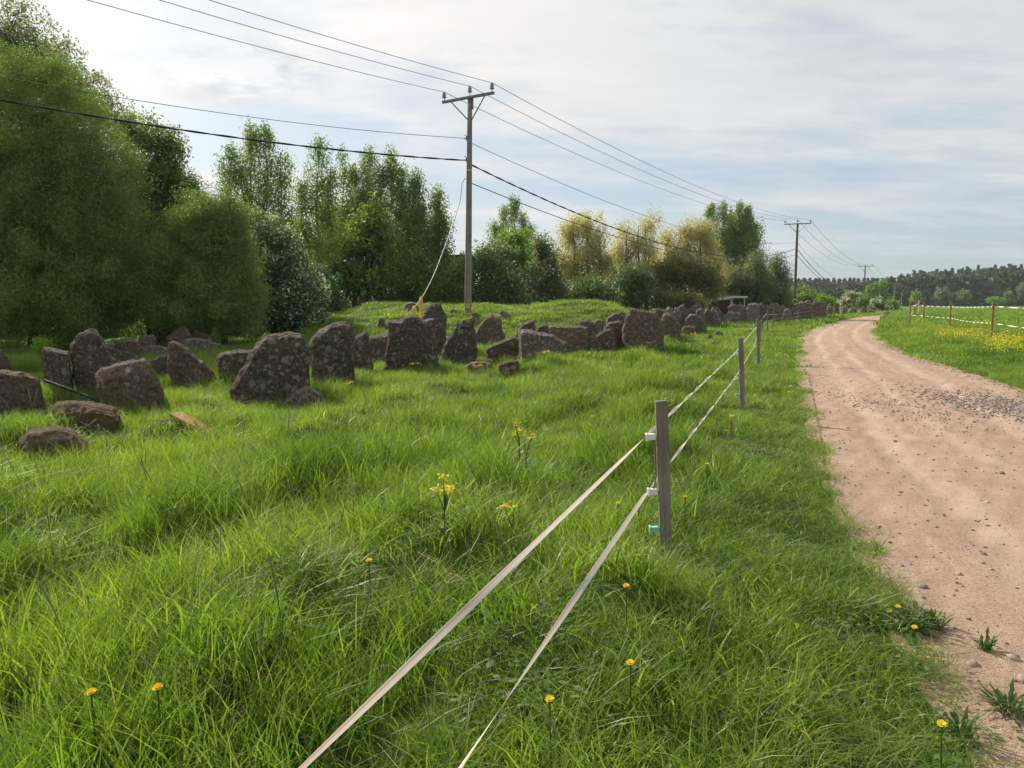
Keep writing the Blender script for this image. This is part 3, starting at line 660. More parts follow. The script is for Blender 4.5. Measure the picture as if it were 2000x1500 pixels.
S_ = [
 ([(-30, 690), (0, 681), (8, 684), (20, 712), (26, 724), (-30, 724)], 724, 'rock_dark', 'dark stone cut off by the left edge of the photo, behind the brown one', dict(th=.8, group=ROW)),
 ([(-60, 730), (-20, 722), (45, 726), (72, 738), (82, 748), (98, 812), (60, 830), (-60, 830)], 812, 'rock_red', 'brownish slab-sided boulder low at the left edge, nearest the camera in the row', dict(th=.7, group=ROW)),
 ([(80, 690), (84, 674), (100, 677), (112, 681), (137, 684), (141, 742), (85, 750)], 746, 'rock_dark', 'squat dark stone between the left edge and the pointed boulder', dict(th=.7, group=ROW)),
 ([(135, 690), (136, 672), (150, 656), (176, 638), (184, 640), (193, 647), (207, 672), (222, 706), (224, 745), (175, 765), (148, 755), (140, 725)], 758, 'rock_dark', 'tall pointed boulder with a sloping right shoulder at the left', dict(th=.7, group=ROW)),
 ([(207, 675), (220, 663), (240, 661), (263, 662), (273, 674), (274, 712), (212, 716)], 712, 'rock_dark', 'blocky stone just right of and behind the tall pointed boulder', dict(th=.9, group=ROW)),
 ([(184, 732), (200, 719), (240, 708), (282, 699), (294, 712), (307, 735), (317, 762), (319, 792), (300, 806), (210, 804), (192, 782)], 798, 'rock_red', 'large low boulder with a pale sunlit slanting top, front of the left group', dict(th=1.0, top=.80, group=ROW)),
 ([(291, 705), (310, 694), (330, 690), (334, 732), (294, 733)], 730, 'rock_dark', 'small stone peeping out left of the triangular brown slab', dict(th=.6, group=ROW)),
 ([(328, 690), (329, 668), (341, 664), (352, 671), (368, 683), (396, 706), (420, 731), (421, 750), (362, 756), (327, 748)], 746, 'rock_red', 'triangular rust-brown slab falling away to the right', dict(th=.45, group=ROW)),
 ([(422, 712), (424, 694), (436, 687), (465, 682), (492, 684), (494, 730), (428, 730)], 722, 'rock_dark', 'low dark stone left of the big leaning boulder', dict(th=.8, group=ROW)),
 ([(444, 785), (449, 758), (463, 735), (480, 706), (498, 674), (512, 655), (535, 648), (560, 643), (588, 649), (600, 662), (606, 690), (605, 745), (603, 785), (450, 792)], 775, 'rock_lichen', 'big dark boulder with a long left slope and grey lichen spots', dict(th=.6, side=.93, top=.92, group=ROW)),
 ([(604, 690), (607, 662), (622, 643), (650, 629), (672, 627), (685, 631), (690, 650), (693, 700), (694, 748), (608, 748)], 742, 'rock_lichen', 'tall round-topped boulder right beside the big leaning one', dict(th=.8, side=.9, group=ROW)),
 ([(688, 668), (692, 655), (705, 650), (714, 643), (720, 655), (726, 690), (729, 724), (692, 726)], 720, 'rock_lichen', 'narrow stone tucked behind the round-topped boulder on its right', dict(th=.8, group=ROW)),
 ([(718, 664), (724, 656), (757, 652), (762, 704), (722, 706)], 700, 'rock_dark', 'low stone in the gap left of the wide lichened slab', dict(th=.8, group=ROW)),
 ([(748, 724), (752, 690), (757, 626), (768, 624), (781, 627), (788, 618), (800, 614), (814, 617), (823, 626), (836, 622), (846, 621), (852, 660), (857, 722)], 718, 'rock_lichen', 'wide upright slab with a notched top and big grey lichen patches', dict(th=.6, side=.96, top=.97, group=ROW)),
 ([(820, 660), (824, 620), (830, 601), (843, 590), (854, 590), (863, 587), (866, 600), (871, 612), (873, 655), (876, 700), (828, 704)], 694, 'rock_lichen', 'tallest peaked stone standing behind the wide notched slab', dict(th=.8, side=.9, group=ROW)),
 ([(855, 708), (866, 678), (878, 655), (892, 634), (906, 623), (916, 622), (927, 618), (929, 660), (932, 706)], 703, 'rock_lichen', 'fin-shaped lichened stone directly in front of the near power pole', dict(th=.6, side=.95, group=ROW)),
 ([(927, 652), (936, 634), (947, 621), (958, 613), (966, 617), (976, 618), (981, 640), (988, 668), (960, 684), (928, 680)], 672, 'rock_red', 'reddish pointed stone just right of the power pole', dict(th=.7, group=ROW)),
 ([(949, 706), (951, 680), (966, 671), (985, 663), (1003, 656), (1014, 658), (1018, 706)], 703, 'rock_red', 'dark brown angular stone with shaded front right of the pole', dict(th=.6, side=.93, group=ROW)),
 ([(1004, 660), (1012, 642), (1021, 631), (1031, 627), (1043, 624), (1046, 652), (1008, 672)], 662, 'rock_dark', 'small peaked dark stone against the mound behind the pale block', dict(th=.6, group=ROW)),
 ([(1012, 648), (1020, 643), (1046, 647), (1078, 652), (1104, 668), (1109, 692), (1085, 702), (1016, 702)], 694, 'rock_pale', 'low wide block covered in pale grey lichen', dict(th=1.0, top=.9, group=ROW)),
 ([(1044, 650), (1052, 637), (1064, 633), (1075, 637), (1078, 656), (1046, 662)], 655, 'rock_dark', 'rounded stone half hidden behind the pale lichened block', dict(th=.7, group=ROW)),
 ([(973, 716), (980, 708), (1000, 704), (1012, 705), (1015, 720), (978, 726)], 720, 'rock_orange', 'little low stone with an orange lichen patch', dict(th=.4, group=ROW)),
 ([(906, 716), (920, 707), (945, 705), (960, 710), (962, 722), (910, 724)], 718, 'rock_pale', 'flat pale stone in the grass among yellow flowers', dict(th=.5, group=ROW)),
 ([(1070, 670), (1071, 638), (1076, 635), (1110, 635), (1146, 637), (1149, 664), (1149, 700), (1074, 698)], 690, 'rock_red', 'square-cut block with a flat sunlit top', dict(th=.9, side=.97, top=.95, group=ROW)),
 ([(1130, 640), (1133, 625), (1150, 624), (1164, 632), (1172, 648), (1174, 662), (1134, 664)], 656, 'rock_dark', 'dark rounded stone behind the square-cut block', dict(th=.8, group=ROW)),
 ([(1096, 636), (1100, 629), (1106, 626), (1112, 630), (1113, 641), (1097, 642)], 640, 'rock_pale', 'tiny grey stone peeping over the square-cut block, left one', dict(th=.4, group=ROW, Yd=27.5)),
 ([(1116, 634), (1120, 628), (1126, 627), (1131, 632), (1132, 642), (1117, 642)], 641, 'rock_pale', 'tiny grey stone peeping over the square-cut block, right one', dict(th=.4, group=ROW, Yd=28)),
 ([(1160, 632), (1164, 624), (1172, 620), (1180, 626), (1183, 655), (1165, 656)], 650, 'rock_pale', 'grey stone between the dark rounded stone and the capped one', dict(th=.7, group=ROW)),
 ([(1146, 672), (1149, 658), (1165, 653), (1182, 643), (1192, 641), (1200, 652), (1204, 668), (1202, 700), (1148, 698)], 690, 'rock_lichen', 'stone with a lichened hump right of the square-cut block', dict(th=.7, group=ROW)),
 ([(1181, 642), (1184, 632), (1194, 627), (1212, 625), (1222, 634), (1225, 650), (1222, 684), (1184, 686)], 678, 'rock_red', 'upright block with a pale flat cap', dict(th=.9, side=.93, group=ROW)),
 ([(1182, 630), (1188, 619), (1198, 611), (1214, 607), (1223, 613), (1226, 650), (1184, 650)], 645, 'rock_dark', 'stone behind the capped block, left of the tall wedge', dict(th=.8, group=ROW)),
 ([(1216, 640), (1222, 618), (1231, 598), (1240, 600), (1262, 605), (1282, 607), (1291, 625), (1296, 645), (1297, 668), (1268, 676), (1218, 676)], 667, 'rock_red', 'tall wedge-shaped boulder, the biggest in the middle of the row', dict(th=.8, side=.94, group=ROW)),
 ([(1272, 618), (1276, 603), (1287, 601), (1303, 606), (1310, 615), (1308, 650), (1274, 650)], 640, 'rock_dark', 'stone showing over the right shoulder of the tall wedge', dict(th=.9, group=ROW)),
 ([(1289, 640), (1294, 618), (1298, 610), (1312, 612), (1318, 618), (1330, 635), (1328, 660), (1292, 662)], 656, 'rock_red', 'stone with a sunlit left edge right of the tall wedge', dict(th=.9, group=ROW)),
 ([(1312, 625), (1318, 608), (1327, 596), (1335, 594), (1341, 603), (1344, 648), (1316, 650)], 645, 'rock_dark', 'slim peaked stone in the cluster right of the wedge', dict(th=.8, group=ROW)),
 ([(1334, 648), (1336, 630), (1345, 614), (1361, 612), (1372, 620), (1379, 640), (1378, 655), (1338, 656)], 650, 'rock_lichen', 'round-shouldered stone at the right of the cluster', dict(th=.9, group=ROW)),
 ([(1338, 618), (1341, 604), (1352, 597), (1367, 593), (1374, 604), (1378, 640), (1342, 642)], 636, 'rock_dark', 'larger stone showing above the round-shouldered one', dict(th=1.0, group=ROW)),
 ([(1331, 648), (1334, 638), (1346, 636), (1358, 638), (1357, 656), (1334, 656)], 653, 'rock_red', 'small brown block in front of the round-shouldered stone', dict(th=.5, group=ROW)),
 ([(1374, 634), (1380, 616), (1393, 600), (1401, 608), (1408, 628), (1404, 640), (1377, 640)], 634, 'rock_pale', 'grey peaked stone below the left end of the shed', dict(th=1.1, group=FAR)),
 ([(1394, 616), (1398, 606), (1410, 607), (1414, 620), (1408, 632), (1396, 632)], 628, 'rock_dark', 'small stone between the grey peaked one and the long slab', dict(th=1.0, group=FAR)),
 ([(1405, 628), (1412, 616), (1428, 608), (1446, 610), (1448, 632), (1410, 634)], 630, 'rock_pale', 'slanting slab with a pale top under the shed', dict(th=1.3, group=FAR)),
 ([(1418, 610), (1424, 599), (1440, 597), (1456, 599), (1460, 628), (1424, 630)], 624, 'rock_dark', 'wide dark block behind the slanting slab', dict(th=1.3, group=FAR)),
 ([(1446, 622), (1450, 602), (1462, 596), (1478, 598), (1490, 606), (1496, 622), (1490, 630), (1450, 630)], 624, 'rock_dark', 'broken dark boulder behind the fence posts', dict(th=1.4, group=FAR)),
 ([(1458, 603), (1462, 593), (1474, 591), (1482, 594), (1484, 612), (1460, 612)], 612, 'rock_pale', 'stone on the skyline right of the shed', dict(th=1.3, group=FAR, Yd=58)),
 ([(1480, 602), (1484, 594), (1490, 593), (1494, 600), (1494, 614), (1482, 614)], 612, 'rock_dark', 'small stone right of the skyline stone near the shed', dict(th=1.0, group=FAR, Yd=60)),
 ([(1494, 612), (1498, 600), (1506, 597), (1512, 602), (1513, 622), (1496, 622)], 619, 'rock_red', 'brown stone directly behind the corner fence post', dict(th=1.2, group=FAR, Yd=62)),
 ([(1502, 600), (1508, 592), (1518, 591), (1524, 598), (1524, 614), (1504, 614)], 612, 'rock_pale', 'pale-topped stone between the corner post and the second pole', dict(th=1.3, group=FAR, Yd=68)),
 ([(1516, 626), (1520, 606), (1527, 595), (1533, 600), (1545, 603), (1546, 624), (1520, 628)], 623, 'rock_red', 'pointed brown stone with a second fence post before it', dict(th=1.2, group=FAR, Yd=60)),
 ([(1528, 620), (1531, 606), (1539, 602), (1546, 612), (1547, 626), (1529, 626)], 624, 'rock_pale', 'small pale rounded stone in front of the pointed brown one', dict(th=.8, group=FAR, Yd=57)),
 ([(1532, 602), (1536, 594), (1546, 592), (1551, 598), (1552, 612), (1534, 612)], 610, 'rock_pale', 'stone on the skyline just left of the second pole', dict(th=1.2, group=FAR, Yd=72)),
 ([(1545, 616), (1547, 602), (1558, 598), (1566, 592), (1572, 598), (1574, 618), (1548, 622)], 617, 'rock_dark', 'grey-brown boulder right below the second power pole', dict(th=1.5, group=FAR, Yd=66)),
 ([(1560, 600), (1566, 590), (1572, 588), (1582, 592), (1586, 606), (1562, 606)], 605, 'rock_dark', 'top stone on the heap right of the second pole', dict(th=1.4, group=FAR, Yd=76)),
 ([(1570, 618), (1572, 602), (1580, 598), (1588, 602), (1588, 618)], 616, 'rock_red', 'lower stone under the heap, left of the cubic block', dict(th=1.2, group=FAR, Yd=68)),
 ([(1586, 616), (1587, 592), (1594, 589), (1612, 590), (1615, 598), (1615, 612), (1588, 618)], 613, 'rock_red', 'large cubic reddish block at the bend of the road', dict(th=1.8, side=.97, top=.96, group=FAR, Yd=72)),
 ([(1614, 606), (1617, 597), (1624, 598), (1626, 608)], 606, 'rock_pale', 'low stone just right of the cubic block', dict(th=1.0, group=FAR, Yd=80)),
 ([(1628, 602), (1630, 592), (1636, 590), (1640, 596), (1640, 605), (1628, 605)], 604, 'rock_red', 'single reddish stone standing right of the cubic block', dict(th=1.2, group=FAR, Yd=86)),
 ([(1644, 606), (1646, 599), (1653, 598), (1655, 604), (1655, 608)], 606, 'rock_pale', 'pale low stone by the white-flowering bush', dict(th=1.0, group=FAR, Yd=92)),
 ([(1657, 607), (1662, 600), (1672, 601), (1678, 607)], 606, 'rock_pale', 'flat stone beyond the bend, left of the third pole', dict(th=1.4, group=FAR, Yd=95)),
 ([(1680, 609), (1683, 599), (1690, 599), (1694, 606), (1694, 610)], 608, 'rock_red', 'red-brown stone at the foot of the third pole', dict(th=1.2, group=FAR, Yd=96)),
 ([(1692, 611), (1697, 605), (1708, 605), (1712, 612)], 610, 'rock_pale', 'flat grey stone between third pole and round bush', dict(th=1.2, group=FAR, Yd=98)),
 ([(1722, 614), (1725, 608), (1736, 608), (1741, 613)], 613, 'rock_pale', 'last low stone where the road goes out of sight', dict(th=1.2, group=FAR, Yd=98)),
 ([(270, 672), (273, 655), (300, 652), (306, 660), (306, 680), (272, 680)], 680, 'rock_red', 'blocky brown stone at the left end of the heap under the willows', dict(th=1.0, group=PILE)),
 ([(300, 655), (308, 644), (330, 633), (346, 628), (353, 633), (345, 645), (330, 660), (304, 662)], 672, 'rock_dark', 'tilted slab lying on top of the heap under the willows', dict(th=.9, group=PILE, Yd=27.5)),
 ([(320, 676), (326, 658), (342, 643), (356, 634), (366, 640), (374, 654), (374, 672), (350, 680)], 678, 'rock_red', 'slanting boulder in the middle of the heap under the willows', dict(th=.9, group=PILE)),
 ([(370, 668), (374, 648), (381, 641), (400, 649), (420, 660), (428, 670), (380, 676)], 674, 'rock_dark', 'roof-shaped boulder at the right end of the heap under the willows', dict(th=.9, group=PILE)),
 ([(352, 674), (360, 664), (378, 659), (410, 664), (430, 672), (428, 678), (356, 680)], 678, 'rock_pale', 'flat pale slab at the foot of the heap under the willows', dict(th=.8, group=PILE)),
 ([(276, 690), (284, 678), (296, 673), (314, 676), (330, 680), (326, 690), (280, 694)], 690, 'rock_pale', 'low pale stone in front of the heap under the willows', dict(th=.8, group=PILE)),
 ([(102, 800), (108, 790), (150, 786), (200, 790), (222, 798), (236, 812), (226, 836), (130, 836), (108, 818)], 818, 'rock_moss', 'flat mossy slab in front of the low sunlit boulder', dict(th=1.1, top=.75, group='mossy slabs in the near left grass')),
 ([(36, 862), (60, 845), (108, 834), (145, 846), (172, 868), (168, 898), (50, 905)], 884, 'rock_moss', 'brown mossy rock strewn with dry stalks, nearest at left', dict(th=.8, top=.75, group='mossy slabs in the near left grass')),
 ([(556, 784), (575, 766), (592, 757), (605, 754), (628, 768), (648, 788), (600, 794)], 786, 'rock_pale', 'small pale peak poking from the grass before the big leaning boulder', dict(th=.5, group=ROW)),
 ([(734, 632), (740, 622), (745, 619), (751, 622), (752, 634)], 632, 'rock_dark', 'small dark stone on the left slope of the mound', dict(th=.5, group='stones on the grassy mound')),
 ([(782, 600), (792, 593), (804, 589), (813, 592), (812, 602)], 600, 'rock_pale', 'flat grey stone on the mound crest above the notched slab', dict(th=.7, group='stones on the grassy mound')),
 ([(876, 608), (884, 603), (893, 605), (897, 610)], 608, 'rock_pale', 'tiny flat stone on the mound left of the near pole', dict(th=.5, group='stones on the grassy mound')),
 ([(918, 622), (922, 611), (928, 609), (938, 615), (944, 623)], 620, 'rock_dark', 'stone on the mound just right of the near pole foot', dict(th=.5, group='stones on the grassy mound')),
 ([(974, 611), (980, 605), (989, 609), (999, 618), (996, 622), (980, 616)], 615, 'rock_pale', 'sloping grey stone on the mound right of the reddish stone', dict(th=.5, group='stones on the grassy mound')),
 ([(1380, 658), (1386, 652), (1392, 656), (1393, 663)], 660, 'rock_pale', 'small grey stone alone in the grass, upper of three', dict(th=.3, group='small stones in the grass before the far row', dz=.1)),
 ([(1394, 652), (1402, 646), (1412, 650), (1416, 656)], 655, 'rock_pale', 'flat grey stone in the grass below the slanting slab', dict(th=.5, group='small stones in the grass before the far row', dz=.1)),
 ([(1384, 672), (1392, 666), (1404, 668), (1410, 674)], 673, 'rock_red', 'brown flat stone in the grass, lowest of three', dict(th=.4, group='small stones in the grass before the far row', dz=.1)),
]
qf = random.Random(4); NB0 = len(S_)
BACK = ['under the left end of the shed', 'just right of the shed\'s left corner', 'below the middle of the shed wall', 'in front of the white corner board', 'below the shed door', 'right of the shed roof end', 'nearly above the bunched fence posts', 'behind the corner fence post', 'second to the right of the corner post', 'halfway between corner post and second pole',
 'a short way left of the second pole', 'touching the left side of the second pole foot', 'on the right side of the second pole foot', 'right of the second pole below the green shrub', 'left of the cubic block', 'peeping over the cubic block', 'filling the gap right of the cubic block', 'left of the shed against the olive willow', 'above the slim peaked stone', 'beside the stone with the sunlit edge']
for px, top_, w_, Yd in ((1385, 604, 18, 50), (1400, 600, 16, 56), (1432, 594, 18, 58), (1444, 592, 16, 62), (1468, 590, 14, 66), (1488, 589, 14, 68), (1498, 592, 14, 70), (1512, 588, 16, 76), (1524, 590, 14, 78), (1534, 588, 14, 80), (1542, 590, 12, 74), (1555, 590, 12, 78), (1565, 586, 14, 84), (1578, 586, 14, 86), (1590, 588, 12, 88), (1604, 594, 12, 84), (1622, 591, 10, 92), (1366, 600, 16, 46), (1322, 600, 16, 40), (1306, 602, 18, 38)):
    bt = at(px, 600, Yd); by = 590+1.35/Yd*1500; pg = [(px-w_*.55, by), (px-w_*.5, top_+6+qf.uniform(-2, 5)), (px-w_*.25, top_+qf.uniform(0, 4)), (px+w_*.1, top_+qf.uniform(-2, 2)), (px+w_*.4, top_+qf.uniform(0, 7)), (px+w_*.55, top_+9), (px+w_*.55, by)]
    S_.append((pg, by, ('rock_dark', 'rock_red', 'rock_pale', 'rock_dark')[qf.randrange(4)], "rough boulder in the far back row, "+BACK[len(S_)-NB0], dict(th=1.3, group='back boulders of the far stone row', Yd=Yd)))
for poly, by, mt, lab, kw in S_: stone(poly, by, mt, lab, **kw)

# ================================================================ POWER LINE
def pole(name, label, base, h, r0, r1, mat, armdir, arm=1.15, group=None, cat='power pole', insn=3, simple=False, sign=True, lean=(0, 0)):
    root = empty(name, base, label, cat, group)
    B = Vector(base); T = B+Vector((lean[0], lean[1], h))
    pts = [B-Vector((0, 0, .4))]+[B+(T-B)*k/6 for k in range(7)]
    MB().tube(pts, [r0]+[r0+(r1-r0)*k/6 for k in range(7)], 16 if not simple else 8).build('shaft', mat, root, smooth=True)
    ad = Vector(armdir).normalized(); off = Vector((-ad.y, ad.x, 0))*(r1+.05)
    A0 = T-ad*arm-off+Vector((0, 0, -.08)); A1 = T+ad*arm-off+Vector((0, 0, -.08))
    if simple: A0 = T-ad*arm; A1 = T+ad*arm
    a_ = MB(); side = off.normalized()
    a_.box((A0+A1)/2, (2*arm+.1, .08, .09), axes=(ad, side, Vector((0, 0, 1)))); a_.build('crossarm', M['steel'], root)
    for s in (-1, 1):
        q0 = (A0+A1)/2+ad*s*arm*.68-Vector((0, 0, .05)); q1 = T+ad*s*r1*.9-Vector((0, 0, .08+arm*.68))
        MB().tube([q0, q1], .022 if not simple else .03, 6).build('brace', M['steel'], root)
    tops = []
    for k in (-1, 0, 1):
        p0 = (A0+A1)/2+ad*k*arm*.97
        if k == 0: p0 = T.copy()
        ins = MB(); ins.tube([p0-Vector((0, 0, .03)), p0+Vector((0, 0, .17))], .016, 6); pin = ins.build('insulator_pin', M['steel'], root)
        prof = [(.13, .03), (.15, .085), (.17, .09), (.185, .045), (.20, .045), (.21, .075), (.23, .08), (.245, .042), (.26, .042), (.27, .072), (.29, .075), (.30, .04), (.335, .05), (.36, .045), (.37, .01)]
        if simple: prof = [(.13, .04), (.16, .10), (.2, .06), (.24, .10), (.28, .06), (.32, .09), (.36, .03)]
        mb = MB(); mb.tube([p0+Vector((0, 0, z_)) for z_, _ in prof], [r_ for _, r_ in prof], 14 if not simple else 8); mb.build('insulator', M['porcelain'], root, smooth=False)
        tops.append(p0+Vector((0, 0, .36)))
    return root, T, tops
P1 = at(914, 620, 29.2); P1.z = Hs(P1.x, P1.y)
h1 = at(921, 188, P1.y).z-P1.z
wd = Vector((.56, .83, 0)).normalized(); ad = Vector((wd.y, -wd.x, 0))
pl1, T1, tops1 = pole('power_pole', 'near grey wooden power pole standing behind the fin-shaped stone', P1, h1, .135, .088, M['pole'], ad, 1.13, 'poles of the power line', lean=(.12, 0))
Z_ = Vector((0, 0, 1))
def onpole(py, P, T): # point on the pole axis at a photo row
    z_ = at(920, py, P.y).z; f = (z_-P.z)/(T.z-P.z); return P+(T-P)*f
for py in (270, 312):
    c_ = onpole(py, P1, T1); hk = MB(); l_ = Vector((-1, 0, 0))
    hk.tube([c_+l_*.08, c_+l_*.17-Z_*.03, c_+l_*.2+Z_*.02], .018, 6); hk.tube([c_+l_*.14+Z_*.0, c_+l_*.11+Z_*.06, c_+l_*.16+Z_*.12, c_+l_*.19+Z_*.11], .013, 6); hk.box(c_+l_*.105, (.03, .05, .16))
    hk.build('hook_bracket', M['dark_iron'], pl1)
for py, hh in ((333, .05),):
    c_ = onpole(py, P1, T1); MB().tube([c_-Z_*hh/2, c_+Z_*hh/2], .108, 16).build('yellow_band', M['yellow'], pl1)
c_ = onpole(597, P1, T1)
pl = MB(); pl.box(c_+Vector((.0, -.137, .05)), (.17, .012, .06)); pl.box(c_+Vector((.0, -.137, -.05)), (.17, .012, .10)); pl.build('number_plate', M['yellow_sign'], pl1)
bx_ = MB(); bx_.box(T1+Vector((.10, -.02, -.25)), (.06, .12, .42)); bx_.build('metal_strap', M['steel'], pl1)
# second and third poles
P2 = at(1551, 612, 80); P2.z = Hs(P2.x, P2.y); h2 = at(1551, 436, 80).z-P2.z
pl2, T2, tops2 = pole('power_pole', 'second power pole, reddish brown, rising from the far boulders', P2, h2, .15, .11, M['pole_brown'], (.94, -.34, 0), 1.25, 'poles of the power line')
gp = MB(); gp.tube([P2+Vector((-.2, -.1, 0)), P2+Vector((-.2, -.1, 2.0))], .03, 6); gp.build('cable_guard', M['yellow_sign'], pl2)
c_ = P2+Z_*1.75; MB().tube([c_, c_+Z_*.14], .16, 12).build('yellow_band', M['yellow_sign'], pl2)
P3 = at(1686, 605, 160); P3.z = Hs(P3.x, P3.y); h3 = at(1686, 520, 160).z-P3.z
pl3, T3, tops3 = pole('power_pole', 'third power pole among the bushes at the end of the road', P3, h3, .17, .13, M['pole_brown'], (.97, -.24, 0), 1.45, 'poles of the power line', simple=True)
fp = []
for px, ty_, by_, Yd, am, lab in ((1745, 556, 611, 215, 1.5, 'far thin power pole right of the round bush'), (1759.5, 573, 608, 255, 1.5, 'far power pole left of the small yellow-green tree'), (1779, 568, 600, 290, 1.6, 'furthest power pole beside the small yellow-green tree')):
    b_ = at(px, by_, Yd); b_.z = Hs(b_.x, b_.y)
    fp.append(pole('power_pole', lab, b_, at(px, ty_, Yd).z-b_.z, .2, .15, M['pole'], (.97, -.2, 0), am, 'poles of the power line', simple=True))
P0 = P1-wd*56; P0.z = 0
def cat_pts(a, b, sag, n=40):
    return [a+(b-a)*(i/n)-Z_*sag*4*(i/n)*(1-i/n) for i in range(n+1)]
def wire(a, b, sag, rad, label, mat='wire', name='power_wire', group='bare wires of the power line', seg=40):
    mb = MB(); mb.tube(cat_pts(a, b, sag, seg), rad, 6); o = mb.build(name, M[mat], None, smooth=True); return tag(o, label, 'wire', group)
nm = ('left', 'middle', 'right')
for k in range(3):
    e = tops1[k]-wd*52+Z_*.3
    wire(tops1[k], e, 1.15, .010, f'thin wire from the near pole toward the top of the photo, {nm[k]} of three')
    wire(tops1[k], tops2[k], .95, .011, f'thin wire from the near pole to the second pole, {nm[k]} insulator')
    wire(tops2[k], tops3[k], 1.6, .016, f'thin wire between second and third pole, {nm[k]} insulator')
    wire(tops3[k], fp[0][2][k], 1.0, .022, f'thin wire from the third pole to the far thin pole, {nm[k]} insulator')
def fit(a, b, px, py):
    lo_, hi_ = 0.0, 1.0
    f_ = lambda t_: proj(a+(b-a)*t_)[0]-px
    s0 = f_(0) > 0
    for _ in range(50):
        m_ = (lo_+hi_)/2
        if (f_(m_) > 0) == s0: lo_ = m_
        else: hi_ = m_
    p = a+(b-a)*lo_; return (p.z-at(px, py, p.y).z)/(4*lo_*(1-lo_))
def plan3(a, dx, pts_):     # quadratic through the start and two photo points, over the plan line a + t*dx
    A_ = []; B_ = []
    for px, py in pts_:
        lo_, hi_ = 0.0, 1.0
        for _ in range(50):
            m_ = (lo_+hi_)/2; p = a+dx*m_
            if p.y > 2 and proj(p)[0] > px: lo_ = m_
            else: hi_ = m_
        A_.append((lo_, lo_*lo_)); B_.append(at(px, py, (a+dx*lo_).y).z-a.z)
    b_, c_ = np.linalg.solve(np.array(A_), np.array(B_)); te = .62
    return a+dx*te+Z_*(b_*te+c_*te*te), c_*te*te/4
def twist(a, b, sag, rad, label, seg=120, pitch=.45):
    base = cat_pts(a, b, sag, seg); L_ = (b-a).length; mb = MB()
    d = (b-a).normalized(); u_ = d.cross(Z_).normalized(); v_ = u_.cross(d)
    for ph in (0, math.pi):
        mb.tube([p+(u_*math.cos(ph+2*math.pi*L_*i/seg/pitch/4)+v_*math.sin(ph+2*math.pi*L_*i/seg/pitch/4))*rad*.62 for i, p in enumerate(base)], rad*.72, 6)
    o = mb.build('twisted_cable', M['cable'], None, smooth=True); return tag(o, label, 'cable', 'insulated cables of the power line')
h_a = onpole(270, P1, T1)+Vector((-.18, 0, 0)); h_b = onpole(313, P1, T1)+Vector((-.2, 0, 0)); h_c = onpole(352, P1, T1)
PL = Vector((-36, 5, 0))
e1, sg1 = plan3(h_a, Vector((-32.6, -24, 0)), [(455, 224), (0, 150)]); e2, sg2 = plan3(h_b, Vector((-32.6, -24, 0)), [(455, 268), (0, 195)])
wire(h_a, e1, sg1, .009, 'single thin cable from the upper hook of the near pole to the left', 'cable', 'service_cable', 'insulated cables of the power line')
twist(h_b, e2, sg2, .024, 'thick twisted black cable from the near pole out to the left', 260)
g_a = P2+(T2-P2)*.80; g_b = P2+(T2-P2)*.735; g_c = P2+(T2-P2)*.67
wire(onpole(278, P1, T1), g_a, fit(onpole(278, P1, T1), g_a, 1240, 414), .011, 'thin cable from the near pole to the second pole below the bare wires', 'cable', 'service_cable', 'insulated cables of the power line')
twist(onpole(320, P1, T1), g_b, fit(onpole(320, P1, T1), g_b, 1240, 459), .026, 'thick twisted black cable sagging between near and second pole', 260)
wire(onpole(356, P1, T1), g_c, fit(onpole(356, P1, T1), g_c, 1240, 473), .018, 'lower black cable sagging between near and second pole', 'cable', 'service_cable', 'insulated cables of the power line')
k_a = P3+(T3-P3)*.60; k_b = P3+(T3-P3)*.50
twist(g_b, k_a, 2.6, .035, 'twisted black cable from the second pole down to the third', 120)
wire(g_c, k_b, 2.3, .026, 'lower black cable from the second pole to the third', 'cable', 'service_cable', 'insulated cables of the power line')
wire(g_a, P3+(T3-P3)*.72, 2.2, .015, 'thin upper cable from the second pole to the third', 'cable', 'service_cable', 'insulated cables of the power line')
# the slack grey cable hanging from the near pole into the stones
gpx = [(910, 349, 29.1), (906, 351, 29.0), (902, 362, 28.9), (899, 390, 28.6), (893, 412, 28.3), (880, 452, 27.7), (862, 500, 26.8), (845, 542, 25.7), (825, 580, 24.3), (808, 602, 23.0), (795, 614, 21.8), (770, 640, 21.0), (745, 654, 20.6), (721, 664, 20.4)]
ctrl = [at(*g) for g in gpx]; pts = []
for i in range(len(ctrl)-1):
    p0 = ctrl[max(i-1, 0)]; p1 = ctrl[i]; p2 = ctrl[i+1]; p3 = ctrl[min(i+2, len(ctrl)-1)]
    for k in range(6):
        s = k/6; pts.append(.5*((2*p1)+(p2-p0)*s+(2*p0-5*p1+4*p2-p3)*s*s+(3*p1-p0-3*p2+p3)*s**3))
pts.append(ctrl[-1])
mb = MB(); mb.tube(pts, .015, 8); gy = tag(mb.build('hanging_cable', M['guy'], None, smooth=True), 'slack grey cable hanging from the near pole down into the stones', 'cable')
for (px0, py0, px1, py1, Yd, lab) in ((822, 580, 823, 616, 24.2, 'yellow marker strip hanging on the slack cable, upper right one'), (808, 598, 812, 616, 23.1, 'yellow marker strip hanging on the slack cable, lower left one')):
    a_ = at(px0, py0, Yd); b_ = at(px1, py1, Yd); mb = MB(); mb.tube([a_, a_+(b_-a_)*.1, b_], [.025, .055, .06], 8); mb.tube([a_-Z_*.015, a_+Z_*.03], .03, 8)
    tag(mb.build('cable_marker', M['yellow'], None), lab, 'cable marker', 'yellow markers on the slack cable')
